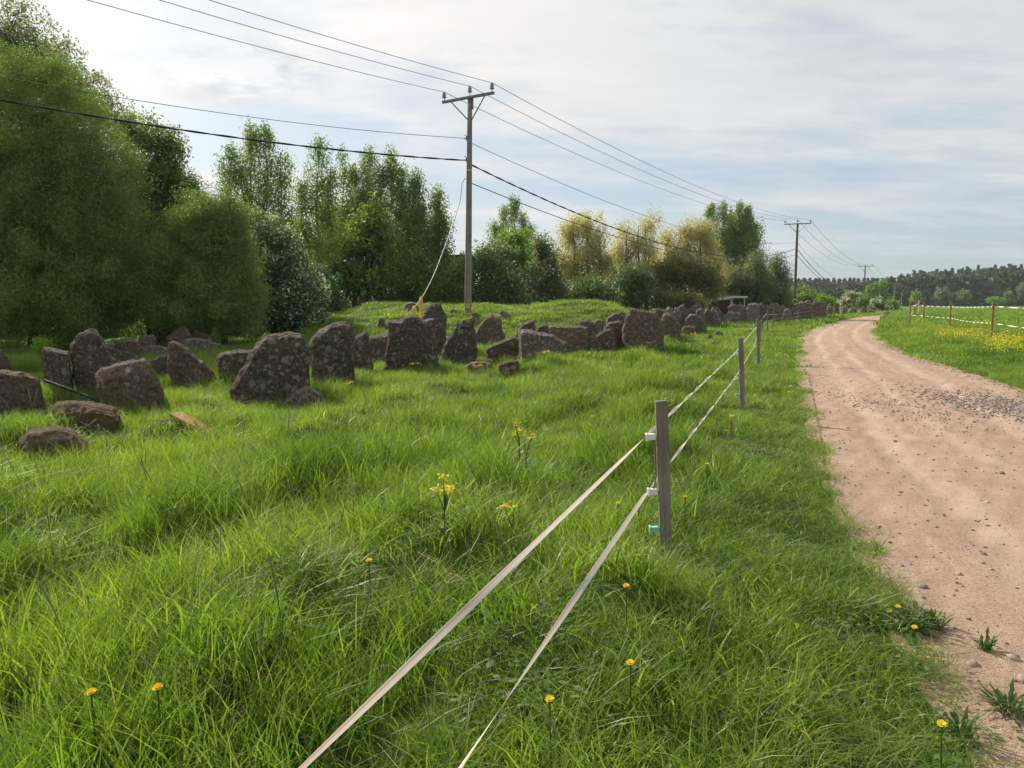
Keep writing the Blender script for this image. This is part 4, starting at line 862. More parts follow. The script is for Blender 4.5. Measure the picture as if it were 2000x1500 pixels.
# black pipe and board in the grass
a_ = hit(88, 768, .15); b_ = hit(196, 790, .15)
mb = MB(); mb.tube([a_+Z_*.30, (a_+b_)/2+Z_*.25, b_+Z_*.18], .022, 8); tag(mb.build('pipe', M['blackrope'], None), 'straight black pipe lying between the left boulders', 'pipe')
a_ = hit(342, 800, .14); b_ = hit(424, 841, .14); d_ = (b_-a_).normalized(); n_ = Z_.cross(d_).normalized()
mb = MB(); mb.box((a_+b_)/2+Z_*.07, ((b_-a_).length, .16, .035), axes=(d_, n_, d_.cross(n_))); tag(mb.build('plank', M['wood_warm'], None, bevel=.006), 'weathered plank lying in the grass below the triangular slab', 'plank')

# ================================================================ TAPE FENCE (left, grey posts)
G1 = 'grey wooden posts of the left tape fence'
base1 = hit(1302, 1092, .02)
root0 = empty('fence_post', base1)
mb = MB(); mb.box((base1.x, base1.y, base1.z+.40), (.066, .045, 1.24)); pb = mb.build('wood_post', M['wood_grey'], root0, bevel=.004)
def ins(z_, mat_, nm_='insulator'):
    mb = MB(); b_ = Vector(base1); mb.box(b_+Vector((-.062, -.004, z_)), (.042, .034, .036)); mb.box(b_+Vector((-.088, -.004, z_)), (.010, .046, .046)); mb.tube([b_+Vector((-.04, 0, z_)), b_+Vector((-.02, 0, z_))], .008, 6)
    return mb.build(nm_, mat_, root0, bevel=.002)
ins(.80, M['white_plastic']); ins(.455, M['white_plastic']); ins(.215, M['mint'])
# px, py base, py top, label
FP = [(1302, 1092, 782, 'nearest grey fence post with white and mint insulators'), (1451, 792, 660, 'second grey fence post from the camera'), (1482, 714, 623, 'third grey fence post, tilted slightly, beside the verge'),
      (1483.5, 672, 627, 'fourth grey post almost hidden behind the third'), (1488, 649, 622, 'fifth grey post in the bunched line beyond the third'), (1499, 643, 605, 'corner fence post where the tape turns toward the bend'),
      (1509.6, 636, 607, 'first post after the fence corner'), (1528, 628, 608, 'post before the pointed brown stone'), (1558, 625, 607, 'post below the second power pole'),
      (1585.6, 622, 603, 'post left of the cubic block'), (1601, 618, 605.5, 'post in front of the cubic block'), (1616, 612, 600, 'post right of the cubic block'), (1628.5, 609, 598.5, 'post beside the single reddish stone'), (1642, 607, 597, 'furthest post of the left tape fence')]
posts = []
for k, (px, by_, ty_, lab) in enumerate(FP):
    b_ = base1 if k == 0 else hit(px, by_, .06 if k < 5 else .12)
    o = root0 if k == 0 else copy_tree(root0)
    hz = at(px, ty_, b_.y).z-b_.z; tag(o, lab, 'fence post', G1)
    sc = hz/1.02; o.location = b_; o.scale = (1, 1, sc)
    o.rotation_euler = ((0, -.055, .0) if k == 0 else (random.uniform(-.02, .02), (-.06, -.05, .0)[min(k-1, 2)] if k < 4 else random.uniform(-.03, .03), random.uniform(-.2, .2)))
    posts.append((b_, sc, o.rotation_euler.copy()))
mb = MB(); b0_ = Vector(base1); mb.tube([b0_+Vector((-.055, 0, .80)), b0_+Vector((-.043, .002, .7)), b0_+Vector((-.043, .0, .55)), b0_+Vector((-.06, -.003, .46))], [.003, .005, .004, .005], 6)
for e_ in ((-.12, -.01, .815), (-.13, .01, .80), (-.125, -.02, .50)): mb.tube([b0_+Vector((-.085, 0, e_[2]-.012)), b0_+Vector(e_)], [.006, .003], 5)
mb.build('tied_tape', M['straw'], root0)
def tape_run(points, half, twist_per_m, label, name, matn='tape', width=.036, sag=.03, group=None, seg_len=.035, tw0=0.0):
    """ribbon through the insulators; each span sags and twists a whole number of half turns"""
    V = []; U_ = []; F = []; ang = tw0
    for a_, b_ in zip(points, points[1:]):
        L_ = (b_-a_).length; n = max(12, int(L_/seg_len)) if L_ < 12 else 60
        tw = max(1, round(L_*twist_per_m))*math.pi
        if (a_-points[0]).length < .01 and half: tw = half*math.pi
        d = (b_-a_).normalized(); u_ = d.cross(Z_).normalized(); v_ = u_.cross(d)
        for i in range(n+1):
            s = i/n; p = a_+(b_-a_)*s-Z_*sag*L_*.25*4*s*(1-s)*.5
            th = ang+tw*s+.35*math.sin(s*L_*2.3+ang); wd_ = width*.5*(.25+.75*min(1, min(s, 1-s)*L_/.12))
            e = u_*math.cos(th)+v_*math.sin(th)
            for w__ in (-1, -.33, .33, 1):
                V.append(p+e*w__*wd_+(u_*-math.sin(th)+v_*math.cos(th))*.10*wd_*(1-abs(w__))); U_.append((w__+1)/2)
            if i or len(V) > 4:
                b = len(V)-8
                for q_ in range(3): F.append((b+q_, b+q_+1, b+q_+5, b+q_+4))
        ang += tw
    org = V[0]; me = npmesh(name, np.array([tuple(v_-org) for v_ in V]), np.array(F), {'across': U_}, True)
    return tag(link(name, me, M[matn], None, org), label, 'fence tape', group)
def ipos(k, z_):
    b_, sc, eu = posts[k]; v_ = Vector((-.095, 0, z_*sc)); v_.rotate(eu); return b_+v_
prev = posts[0][0]-(posts[1][0]-posts[0][0]).normalized()*7.6
upz = [.80, .80, .80]+[.80]*20; loz = [.455]*30
dirp = (ipos(0, .8)-ipos(1, .8)).normalized()
def back(px, py, start):   # where the near span passes the bottom edge of the photo
    y0 = 1.45; e = at(px, py, y0); d = (e-start); return start+d*(7.6/d.length)
up = [back(600, 1490, ipos(0, .8))]+[ipos(k, .8) for k in range(len(posts))]
lo = [back(905, 1490, ipos(0, .455))]+[ipos(k, .455) for k in range(len(posts))]
GT = 'tapes of the left electric fence'
tape_run(up, 2, 1.35, 'upper white and faded orange fence tape along the left posts', 'fence_tape', width=.023, group=GT, tw0=1.0, sag=.0)
tape_run(lo, 2, 1.4, 'lower white and faded orange fence tape along the left posts', 'fence_tape', width=.021, group=GT, tw0=.4, sag=.0)
# ================================================================ FIELD FENCE (right, brown posts)
G2 = 'brown posts of the field fence on the right'
RP = [(2250, 16.5, 'x'), (1938.5, 27.5, 'tallest brown post at the right, by the yellow flowers'), (1856, 41, 'brown post second from the right'), (1803.5, 46.5, 'brown post third from the right'), (1777, 49.5, 'corner post of the brown field fence'),
      (1784, 62, 'brown post right behind the corner post'), (1787.5, 74, 'brown post second behind the corner'), (1790, 88, 'brown post third behind the corner')]
rb = empty('fence_post', (0, 0, 0)); MB().tube([(0, 0, -.4), (0, 0, 1.36), (0, 0, 1.4)], [.046, .044, .038], 12).build('wood_post', M['wood_warm'], rb, smooth=False)
mb = MB(); mb.box((-.02, -.06, 1.22), (.03, .03, .04)); mb.build('insulator', M['dark_iron'], rb); mb = MB(); mb.box((-.02, -.06, .72), (.03, .03, .04)); mb.build('insulator', M['dark_iron'], rb)
rpos = []
for k, (px, Yd, lab) in enumerate(RP):
    p = at(px, 620, Yd); p.z = Hs(p.x, p.y); o = rb if k == 0 else copy_tree(rb)
    o.location = p; o.scale = (1, 1, (CAMH+.0-p.z)/1.4*(1.0 if k < 5 else 1.05)); o.rotation_euler = (random.uniform(-.015, .015), random.uniform(-.015, .015), 0)
    tag(o, lab if k else 'brown post beyond the right edge of the photo', 'fence post', G2); rpos.append(p)
GT2 = 'white tapes of the field fence'
for z_, sg, lab, nm_ in ((1.22, .02, 'upper white tape of the field fence on the right', 'u'), (.62, .03, 'lower white tape of the field fence on the right', 'l')):
    pp = [p+Vector((0, -.07, z_)) for p in rpos]
    if nm_ == 'l': pp = [p+Vector((0, -.07, z_)) for p in rpos[:5]]+[rpos[5]+Vector((-.1, 0, .75)), rpos[6]+Vector((-.1, 0, .8))]
    tape_run(pp, 0, .8, lab, 'fence_tape', 'tape_white', .028, sg, GT2, .1)
# far small posts in the field
for k, (px, ty_, Yd) in enumerate(((1799, 594, 92), (1815, 597, 110), (1821, 597, 118), (1830, 599, 130), (1836, 600, 138), (1842, 602, 146), (1849, 603, 155))):
    o = copy_tree(rb); p = at(px, 610, Yd); p.z = Hs(p.x, p.y); o.location = p; o.scale = (1.2, 1.2, (at(px, ty_, Yd).z-p.z)/1.4)
    tag(o, ('nearest', 'second nearest', 'third nearest', 'middle', 'third furthest', 'second furthest', 'furthest')[k]+' short distant post of the receding line across the green field', 'fence post', 'short distant posts out in the field')
o = copy_tree(rb); p = at(1793.5, 610, 80); p.z = Hs(p.x, p.y); o.location = p; o.scale = (1, 1, 1.12)
tag(o, 'pale mint-coloured post behind the brown corner posts', 'fence post', G2)
for ch in o.children:
    if ch.name.startswith('wood_post'): ch.data = ch.data.copy(); ch.data.materials[0] = M['white_plastic']

# ================================================================ SHED and RUIN
sp0 = at(1380, 605, 66); sp0.z = .0
sx0 = at(1380, 600, 66).x; sx1 = at(1453, 600, 66).x; Ys = 66
sh = empty('shed', (sx0, Ys, 0), 'low dark red plank shed with white trim and a sloping roof behind the boulders', 'shed')
m, t = new_mat('red_boards'); pbr(t, t.mix(t.ramp(t.noise(6, 4, .6, objco(t)), [(.3, 0.0), (.7, 1.0)]), (.055, .034, .030), (.085, .050, .043)), .8); M['redboard'] = m
M['trim'] = flat('white_trim', (.55, .56, .54), .7, .2, 0, .2)
xm = at(1428, 600, 66).x
zl = at(0, 590, Ys).z; zr = at(0, 582, Ys).z
mb = MB(); nb = 13
for i in range(nb):      # horizontal boards of the front wall
    z0 = i*.135; ztop = zl+(zr-zl)*.6
    if z0+.13 > zr: break
    x0 = sx0 if z0 < zl-.1 else sx0+(xm-sx0)*min(1, (z0-zl+.1)/(zr-zl+.01))
    mb.box(((x0+xm)/2, Ys+.02*(i % 2), z0+.065), (xm-x0, .05, .125))
mb.build('wall', M['redboard'], sh)
mb = MB(); 
for i in range(nb): 
    if i*.135+.13 < zr: mb.box(((xm+xm+.55*(sx1-xm))/2, Ys+.35, i*.135+.065), (.55*(sx1-xm), .05, .125)); mb.box((sx0+.03, Ys+1.3, i*.135+.065), (.05, 2.5, .12)); mb.box((sx1-.03, Ys+1.5, i*.135+.065), (.05, 2.1, .12))
mb.box(((sx0+sx1)/2, Ys+2.6, zl*.5), (sx1-sx0, .06, zl))
mb.build('wall', M['redboard'], sh)
MB().box((xm+.775*(sx1-xm), Ys+.36, zr*.46), (.42*(sx1-xm), .04, zr*.9)).build('door', M['dark_iron'], sh)
for x_, zt in ((sx0, zl), (xm, zr), (sx1, zr)): MB().box((x_, Ys-.05, zt/2), (.17 if x_ != sx1 else .08, .10, zt)).build('corner_board', M['trim'], sh)
ra = Vector((at(1375, 591, Ys).x, Ys+1.2, zl+.08)); rb_ = Vector((xm+.1, Ys+1.2, zr+.10)); rc_ = Vector((at(1457, 583, Ys).x, Ys+1.2, zr+.10))
for a_, b_ in ((ra, rb_), (rb_, rc_)):
    d_ = (b_-a_).normalized(); n_ = Vector((0, 1, 0)); c_ = (a_+b_)/2
    MB().box(c_+Z_*.02, ((b_-a_).length-.004, 3.2, .10), axes=(d_, n_, d_.cross(n_))).build('roof', M['dark_iron'], sh)
    MB().box(c_+Vector((0, -1.63, -.02)), ((b_-a_).length-.004, .04, .17), axes=(d_, n_, d_.cross(n_))).build('fascia', M['trim'], sh)
for k in range(4):
    MB().box((at(1436, 580, Ys).x+.15*math.sin(k*2), Ys+.9+.3*k, zr+.20+.05*k), (1.15-.15*k, .5, .045), axes=(Vector((.98, .1, .1+.03*k)).normalized(), Vector((-.1, .99, 0)).normalized(), Vector((-.1, 0, .99)).normalized())).build('roof_board', M['wood_grey'], sh)
# brick ruin
m, t = new_mat('old_brick'); M['brick'] = m
tcn = t.add('ShaderNodeMapping', iVector=objco(t), iRotation=(R(90), 0, 0)).outputs[0]
br = t.add('ShaderNodeTexBrick', iVector=tcn, iColor1=(.16, .10, .075, 1), iColor2=(.13, .085, .065, 1), iMortar=(.25, .22, .2, 1), iScale=3.2)
pbr(t, t.mix(t.ramp(t.noise(1.2, 5, .6, objco(t)), [(.45, 0.0), (.65, .8)]), br.outputs[0], (.13, .12, .11)), .9)
x0 = at(868, 600, 46).x; x1 = at(925, 600, 46).x; zt = at(0, 506, 46).z
ru = empty('brick_building', ((x0+x1)/2, 45, 0), 'old brick ruin mostly hidden behind the trees beside the near pole', 'building')
MB().box(((x0+x1)/2, 46, zt/2-.3), (x1-x0, 4, zt+.6)).build('wall', M['brick'], ru)
mb = MB(); mb.box(((x0+x1)/2, 46, zt+.08), (x1-x0+.1, 4.1, .12)); mb.build('roof', M['rock_dark'], ru)
mb = MB(); mb.box(((x0+x1)/2, 43.96, zt-1.15), (x1-x0, .1, .18)); mb.build('ledge', M['rock_pale'], ru)
MB().box((x0+.8*(x1-x0), 43.97, zt-1.9), (.5, .08, .8)).build('window', M['dark_iron'], ru)
# ================================================================ TREES
def leaves_np(cen, rad, cnt, length, width, q, droop=0.0, outward=None, axis_up=0.0):
    """cen (k,3), rad (k,3) of clumps, cnt leaves each -> quads"""
    k = len(cen); idx = np.repeat(np.arange(k), cnt); n = len(idx)
    g = q.standard_normal((n, 3)); g *= (np.minimum(np.linalg.norm(g, axis=1), 2.0)/np.linalg.norm(g, axis=1))[:, None]
    p = cen[idx]+g*rad[idx]*.55
    d = q.standard_normal((n, 3)); d[:, 2] += axis_up-droop; d /= np.linalg.norm(d, axis=1)[:, None]
    s = np.cross(d, q.standard_normal((n, 3))); s /= np.linalg.norm(s, axis=1)[:, None]+1e-6
    L_ = length*(.6+.8*q.random(n))[:, None]; W_ = width*(.6+.8*q.random(n))[:, None]
    v = np.stack([p-d*L_*.5, p+s*W_*.5, p+d*L_*.5, p-s*W_*.5], 1).reshape(-1, 3)
    f = np.arange(n*4).reshape(n, 4)
    ctint = q.random(k)[idx]; ti = np.repeat(np.clip(.5*ctint+.5*q.random(n), 0, 1), 4)
    return v, f, ti
def tree(name, label, cat, group, D, lobes, trunks, leaf, ll, lw, dens=3.2, clump=.38, cper=60, bark='bark', shell=.45, droop=0.0, cstretch=1.0,
         seed=1, dscale=.9, limbs=14, trunk_r=.12, blossom=None, crown_name='crown', ddz=None, coff=0):
    q = np.random.default_rng(seed)
    bx_, by_ = trunks[0]; P = at(bx_, 600, D); g0 = Hs(P.x, D); root = empty(name, (P.x, D, g0), label, cat, group)
    R0 = np.array([P.x, D, g0])
    cens = []; rads = []; lob = []
    for li, lb in enumerate(lobes):
        cx_, cy_, rx, ry = lb[:4]; dd = lb[4] if len(lb) > 4 else 0.0
        c = np.array(at(cx_, cy_, D+dd)); r = np.array([rx*D/1500, rx*D/1500*dscale, ry*D/1500]); lob.append((c, r))
    tot = sum(r[0]*r[2] for _, r in lob)
    larea = ll*lw*.5*.55
    for c, r in lob:
        n = max(3, int(dens*math.pi*r[0]*r[2]/(larea*cper)))
        d = q.standard_normal((n, 3)); d /= np.linalg.norm(d, axis=1)[:, None]
        rr = 1-shell*q.random(n)**1.5; rr[q.random(n) < .25] *= .6
        pos = c+d*r*rr[:, None]*.93
        # uneven outline
        pos += d*r*(.10*np.sin(d[:, 0:1]*7+d[:, 2:3]*9+seed)+.06*np.sin(d[:, 1:2]*13+d[:, 2:3]*15))
        cens.append(pos); s = clump*(.6+.8*q.random(n)); rads.append(np.stack([s, s, s*cstretch], 1))
    cen = np.concatenate(cens); rad = np.concatenate(rads)
    keep = cen[:, 2] > g0+.15; cen, rad = cen[keep], rad[keep]
    v, f, ti = leaves_np(cen, rad, cper, ll, lw, q, droop)
    ok = np.repeat(v.reshape(-1, 4, 3)[:, :, 2].min(1) > g0-.05, 4); v = v[ok]; ti = ti[ok]; f = np.arange(len(v)).reshape(-1, 4)
    link(crown_name, npmesh(crown_name, v-R0, f, {'tint': ti}), M[leaf], root)
    # trunk and limbs
    mb = MB(); ztop = max(c[2]+r[2]*.55 for c, r in lob)
    tk = []
    for px, topy in trunks:
        b = at(px, 600, D); b.z = g0; T_ = at(px+q.uniform(-6, 6), topy, D); pts = [b-Z_*.3]
        for k in range(1, 8):
            pts.append(b+(T_-b)*(k/7)+Vector((q.uniform(-.1, .1), q.uniform(-.1, .1), 0))*(.8+k*.1))
        mb.tube(pts, [trunk_r*1.15]+[trunk_r*(1-.87*k/7) for k in range(1, 8)], 8); tk.append(pts)
    for k in range(limbs):
        t_ = tk[k % len(tk)]; i = q.integers(1, 6); a = t_[i]+(t_[i+1]-t_[i])*q.random(); e = Vector(cen[q.integers(len(cen))])
        if e.z < a.z-.5 and droop < .5: continue
        m_ = a+(e-a)*.5+Vector((0, 0, .18*(e-a).length)); r_ = trunk_r*(.45-.04*i)
        mb.tube([a, a+(m_-a)*.5, m_, m_+(e-m_)*.6-Vector((0, 0, .03)), e], [r_, r_*.8, r_*.55, r_*.3, .008], 5, False)
    mb.build('trunk', M[bark], root, smooth=True)
    if blossom:
        nb = int(len(cen)*blossom); od = q.permutation(len(cen))[:nb]; cc = cen[od]
        # blossom sprays sit at the outside of the crown
        ctr = np.mean([c for c, _ in lob], axis=0); dirn = cc-ctr; dirn /= np.linalg.norm(dirn, axis=1)[:, None]
        v, f, ti = leaves_np(cc+dirn*clump*.45, np.full((nb, 3), clump*.75), 20, ll*.8, ll*.62, q)
        o = link('blossom', npmesh('blossom', v-R0, f, {'tint': ti}), M['blossom'], root); o['kind'] = 'stuff'
    return root
WL = 'round dense willows at the left'; BR = 'birches in the middle distance'; GW = 'golden willows beyond the mound'; SH = 'shrubs at the foot of the trees'
tree('willow_tree', 'huge round dark green willow filling the left edge', 'tree', WL, 24.5, [(40, 310, 205, 225), (125, 390, 158, 160), (70, 545, 195, 140), (-170, 380, 230, 310, 1), (170, 560, 90, 110, -.5)],
     [(60, 330), (-60, 300), (150, 400)], 'leaf_willow', .10, .024, 3.7, .40, 330, seed=1, shell=.32, limbs=60, trunk_r=.16)
tree('willow_tree', 'darker willow squeezed between the two round willows at left', 'tree', WL, 31, [(315, 440, 95, 110), (320, 570, 110, 110), (352, 400, 58, 62), (290, 380, 70, 80)],
     [(300, 430), (340, 460)], 'leaf_broad', .10, .036, 3.3, .38, 190, seed=2, shell=.4, limbs=30)
tree('willow_tree', 'round willow with a smooth right edge beside the blossoming cherry', 'tree', WL, 25.5, [(400, 452, 82, 76), (432, 485, 70, 92), (428, 570, 86, 82), (365, 560, 110, 105), (462, 600, 52, 62)],
     [(400, 470), (440, 480)], 'leaf_willow', .095, .024, 3.8, .34, 300, seed=3, shell=.32, limbs=30)
tree('tall_tree', 'tall loose-crowned tree rising behind the willows at top left', 'tree', None, 33, [(20, 90, 95, 95), (95, 130, 70, 75), (160, 190, 65, 65), (225, 245, 60, 50), (-90, 90, 120, 140), (60, 200, 150, 90)],
     [(20, 60), (120, 150), (-60, 60)], 'leaf_grey', .13, .07, 1.25, .34, 22, seed=4, shell=.7, limbs=60, trunk_r=.2, blossom=.15)
tree('small_tree', 'spreading loose-branched tree showing above the gap between the willows', 'tree', None, 30, [(275, 270, 60, 50), (320, 280, 42, 35), (300, 340, 60, 50), (330, 325, 36, 36)],
     [(285, 260), (320, 290)], 'leaf_mid', .12, .07, 2.0, .28, 22, seed=5, shell=.8, limbs=26, trunk_r=.08, blossom=.12)
tree('bird_cherry', 'bird cherry covered in white blossom right of the round willows', 'tree', 'blossoming bird cherries', 29, [(510, 490, 62, 72), (545, 530, 62, 68), (585, 580, 55, 70), (530, 600, 70, 70), (610, 600, 30, 50, -.5)],
     [(530, 480), (570, 540)], 'leaf_cherry', .12, .06, 3.3, .34, 90, seed=6, shell=.4, limbs=26, blossom=1.0)
tree('shrub', 'dark green shrub between the blossoming cherry and the birch trunks', 'shrub', SH, 33, [(632, 565, 38, 62), (600, 610, 50, 45), (655, 600, 20, 40)],
     [(630, 560)], 'leaf_dark', .14, .07, 3.4, .36, 80, seed=7, shell=.5)
def birch(label, D, spires, seed, dens=1.0, r=.10, name='birch_tree', leaf='leaf_birch', group=BR, ll=.13):
    """spires: (px, top row, bottom row, half width in px): a leader with rising limbs that hang over at the tips"""
    q = np.random.default_rng(seed); P = at(spires[0][0], 600, D); g0 = Hs(P.x, D); root = empty(name, (P.x, D, g0), label, 'tree', group); R0 = np.array([P.x, D, g0])
    mb = MB(); cen = []; rad = []
    for px, ty_, by_, hw in spires:
        dd = q.uniform(-.8, .8); b = at(px+q.uniform(-4, 4), 600, D+dd); b.z = g0; T_ = at(px, ty_, D+dd); zb = at(px, by_, D).z; W_ = hw*D/1500; Hc = T_.z-zb
        wob = [Vector((q.uniform(-.12, .12), q.uniform(-.12, .12), 0)) for _ in range(9)]; wob[0] = Vector(); wob[8] = Vector()
        tp = [b+(T_-b)*(k/8)+wob[k] for k in range(9)]
        mb.tube([tp[0]-Z_*.3]+tp, [r*1.1]+[r*(1-.92*k/8) for k in range(9)], 7)
        nb = int(40*dens*(.5+Hc/6))
        for k in range(nb):
            t_ = q.random()**.85; zz = zb+Hc*t_; f_ = min(.999, (zz-b.z)/(T_.z-b.z))*8; a = tp[int(f_)]+(tp[int(f_)+1]-tp[int(f_)])*(f_-int(f_))
            az = q.random()*6.283; reach = W_*1.55*((1-t_)**.5*.9+.10)*(.35+.75*q.random())*(1 if t_ > .25 else .75+t_); reach *= .8+.35*math.sin(az*2+zz*1.7+seed)
            rise = reach*(.9+.5*q.random()); d = Vector((math.cos(az), math.sin(az), 0)); tip = a+d*reach+Z_*(rise*.55)
            m_ = a+d*reach*.5+Z_*rise*.5
            if k % 2 == 0: mb.tube([a, m_, tip, tip+d*.12-Z_*.3*min(1, reach)], [r*.25*(1.1-t_), r*.15*(1.1-t_)+.004, .006, .003], 4, False)
            for j in range(5):
                s_ = .35+.65*(j+q.random())/5; c = a+(m_-a)*(2*s_) if s_ < .5 else m_+(tip-m_)*(2*s_-1)
                dr = .25+.55*s_*min(1.0, reach); cen.append(np.array(c)+np.array([q.normal()*.10, q.normal()*.10, -dr*.45])); rad.append((.20+.14*q.random(), .20+.14*q.random(), .28+dr*.75))
    cen = np.array(cen); rad = np.array(rad); v, f, ti = leaves_np(cen, rad, int(13), ll, ll*.5, q, 1.0)
    ok = np.repeat(v.reshape(-1, 4, 3)[:, :, 2].min(1) > g0, 4); v = v[ok]; ti = ti[ok]; f = np.arange(len(v)).reshape(-1, 4)
    link('crown', npmesh('crown', v-R0, f, {'tint': ti}), M[leaf], root); mb.build('trunk', M['bark_birch'], root, smooth=True)
    return root
birch('tallest birch with three pointed tops, left of the birch group', 44, [(449, 290, 520, 36), (490, 250, 540, 42), (520, 252, 560, 38), (548, 300, 540, 36), (470, 340, 560, 60), (520, 360, 580, 60)], 11, 1.15)
birch('thin-crowned birch with twin tops in the middle of the group', 45, [(588, 360, 560, 32), (620, 275, 580, 44), (668, 280, 590, 34), (645, 330, 580, 48), (690, 330, 560, 26)], 12, 1.15)
birch('full round-topped birch left of the near pole', 44, [(722, 296, 600, 44), (764, 292, 600, 42), (745, 330, 600, 60), (785, 330, 600, 34), (705, 380, 600, 44)], 13, 1.3)
tree('small_tree', 'thicket of young trees filling the space under the thin-crowned birch', 'tree', None, 50, [(620, 500, 70, 60), (570, 470, 50, 60), (660, 440, 50, 60), (680, 540, 70, 45), (800, 500, 60, 60)],
     [(600, 420), (640, 400), (670, 400), (800, 440)], 'leaf_birch', .17, .09, 1.6, .45, 34, seed=38, shell=.9, limbs=50, bark='bark_birch', trunk_r=.07)
birch('narrow birch between the round-topped one and the drooping one', 43, [(813, 340, 600, 30), (822, 400, 600, 34), (802, 420, 600, 34)], 14, 1.3)
birch('small drooping birch nearest the pole on its left', 43, [(855, 372, 600, 28), (864, 420, 600, 30), (846, 430, 600, 34)], 15, 1.1)
tree('maple_tree', 'broad green maple under the birches, low crown over bare trunks', 'tree', None, 40, [(720, 430, 45, 40), (690, 480, 55, 45), (745, 470, 45, 45), (660, 530, 55, 38), (730, 540, 60, 40)],
     [(675, 470), (690, 450), (720, 440), (655, 500), (745, 480)], 'leaf_mid', .17, .12, 2.0, .42, 30, seed=16, shell=.7, limbs=60)
tree('small_tree', 'leafy young trees with thin trunks behind the left end of the mound', 'tree', None, 42, [(790, 540, 55, 50), (830, 575, 55, 35), (770, 590, 50, 22), (850, 560, 30, 50)],
     [(700, 540), (712, 520), (735, 520), (745, 500), (762, 520), (790, 500), (815, 520)], 'leaf_mid', .17, .10, 2.3, .42, 36, seed=17, shell=.8, limbs=50, bark='bark_birch', trunk_r=.07)
tree('shrub', 'dark thicket closing the gaps under the round willows', 'shrub', SH, 34, [(0, 640, 150, 50), (180, 640, 130, 45), (330, 640, 110, 40), (460, 630, 80, 40), (560, 620, 60, 35), (-180, 640, 120, 60)],
     [(200, 610), (400, 610)], 'leaf_dark', .2, .12, 2.6, .6, 50, seed=36, shell=.8)
tree('shrub', 'low undergrowth hiding the ground behind the birch trunks', 'shrub', SH, 52, [(640, 595, 80, 14), (760, 590, 80, 18), (560, 600, 90, 25), (860, 590, 50, 25), (690, 560, 60, 30), (600, 560, 50, 40)],
     [(700, 590)], 'leaf_bright', .22, .14, 1.5, .5, 30, seed=18, shell=.9)
tree('shrub', 'leafy bush left of the near pole hiding the brick ruin', 'shrub', SH, 41.5, [(880, 560, 30, 38), (862, 585, 34, 24), (895, 585, 26, 26), (888, 540, 14, 22), (902, 530, 16, 34)],
     [(880, 560)], 'leaf_birch', .14, .08, 2.4, .36, 36, seed=37, shell=.7)
tree('shrub', 'dark green rounded bush just right of the near pole', 'shrub', SH, 41, [(955, 540, 34, 55), (985, 560, 40, 45), (940, 580, 30, 38), (1000, 590, 45, 25)],
     [(960, 540), (985, 560)], 'leaf_dark', .14, .09, 3.2, .42, 70, seed=19, shell=.5)
tree('bird_cherry', 'greyish bird cherry between the near pole and the bright maple', 'tree', 'blossoming bird cherries', 47, [(955, 500, 32, 28), (985, 500, 25, 35), (935, 510, 14, 30)],
     [(955, 500)], 'leaf_grey', .16, .10, 2.6, .40, 40, seed=20, shell=.6, blossom=.2)
birch('solitary birch rising behind the bright green maple', 62, [(1004, 388, 560, 32), (985, 410, 560, 34), (1022, 418, 560, 26), (968, 440, 560, 24), (1036, 440, 560, 14)], 21, .85, ll=.15)
tree('maple_tree', 'bright yellow-green maple behind the mound', 'tree', None, 49, [(1002, 470, 32, 24), (990, 495, 30, 35), (1020, 500, 26, 36), (1000, 540, 42, 38), (980, 570, 35, 25)],
     [(1002, 470), (985, 500)], 'leaf_bright', .17, .12, 2.5, .40, 36, seed=22, shell=.6)
tree('bird_cherry', 'tall grey-green bird cherry right of the bright maple', 'tree', 'blossoming bird cherries', 46, [(1055, 480, 18, 28), (1065, 515, 32, 38), (1060, 555, 42, 42), (1085, 570, 28, 32), (1025, 585, 32, 20)],
     [(1055, 470), (1070, 520)], 'leaf_grey', .15, .09, 3.0, .38, 50, seed=23, shell=.6, blossom=.22)
def gold(label, D, lobes, trunks, seed, dens=1.7, leaf='leaf_gold', **kw):
    return tree('willow_tree', label, 'tree', GW, D, lobes, trunks, leaf, .16, .055, dens*.9, .40, 50, 'bark', .75, .5, 1.5, seed, limbs=44, trunk_r=.15, **kw)
gold('golden-leaved willow with a dark forked trunk behind the mound', 56, [(1140, 440, 42, 30), (1112, 465, 26, 34), (1165, 470, 32, 34), (1140, 505, 48, 40), (1100, 520, 25, 35), (1185, 520, 28, 36), (1145, 550, 60, 34)], [(1125, 430), (1150, 430), (1172, 460)], 24, 1.75)
gold('second golden willow, thinner, with trunks visible through its crown', 60, [(1222, 455, 22, 22), (1268, 440, 26, 26), (1240, 480, 36, 34), (1272, 485, 24, 36), (1205, 490, 24, 28), (1240, 530, 55, 34)], [(1222, 440), (1245, 440), (1262, 430)], 25, 1.3)
gold('pale golden willow behind the olive one', 66, [(1300, 470, 20, 26), (1345, 460, 40, 30), (1385, 480, 26, 36), (1370, 450, 28, 24), (1330, 495, 40, 30), (1300, 515, 45, 34), (1395, 520, 40, 34)], [(1300, 460), (1340, 440), (1372, 440)], 26, 1.7)
tree('willow_tree', 'broad olive-green willow left of the shed', 'tree', GW, 58, [(1320, 530, 50, 40), (1360, 540, 45, 38), (1300, 560, 36, 32), (1340, 575, 60, 28), (1390, 560, 30, 30)],
     [(1318, 500), (1345, 500), (1370, 520)], 'leaf_olive', .19, .08, 2.6, .45, 44, seed=27, shell=.6, limbs=50, trunk_r=.14)
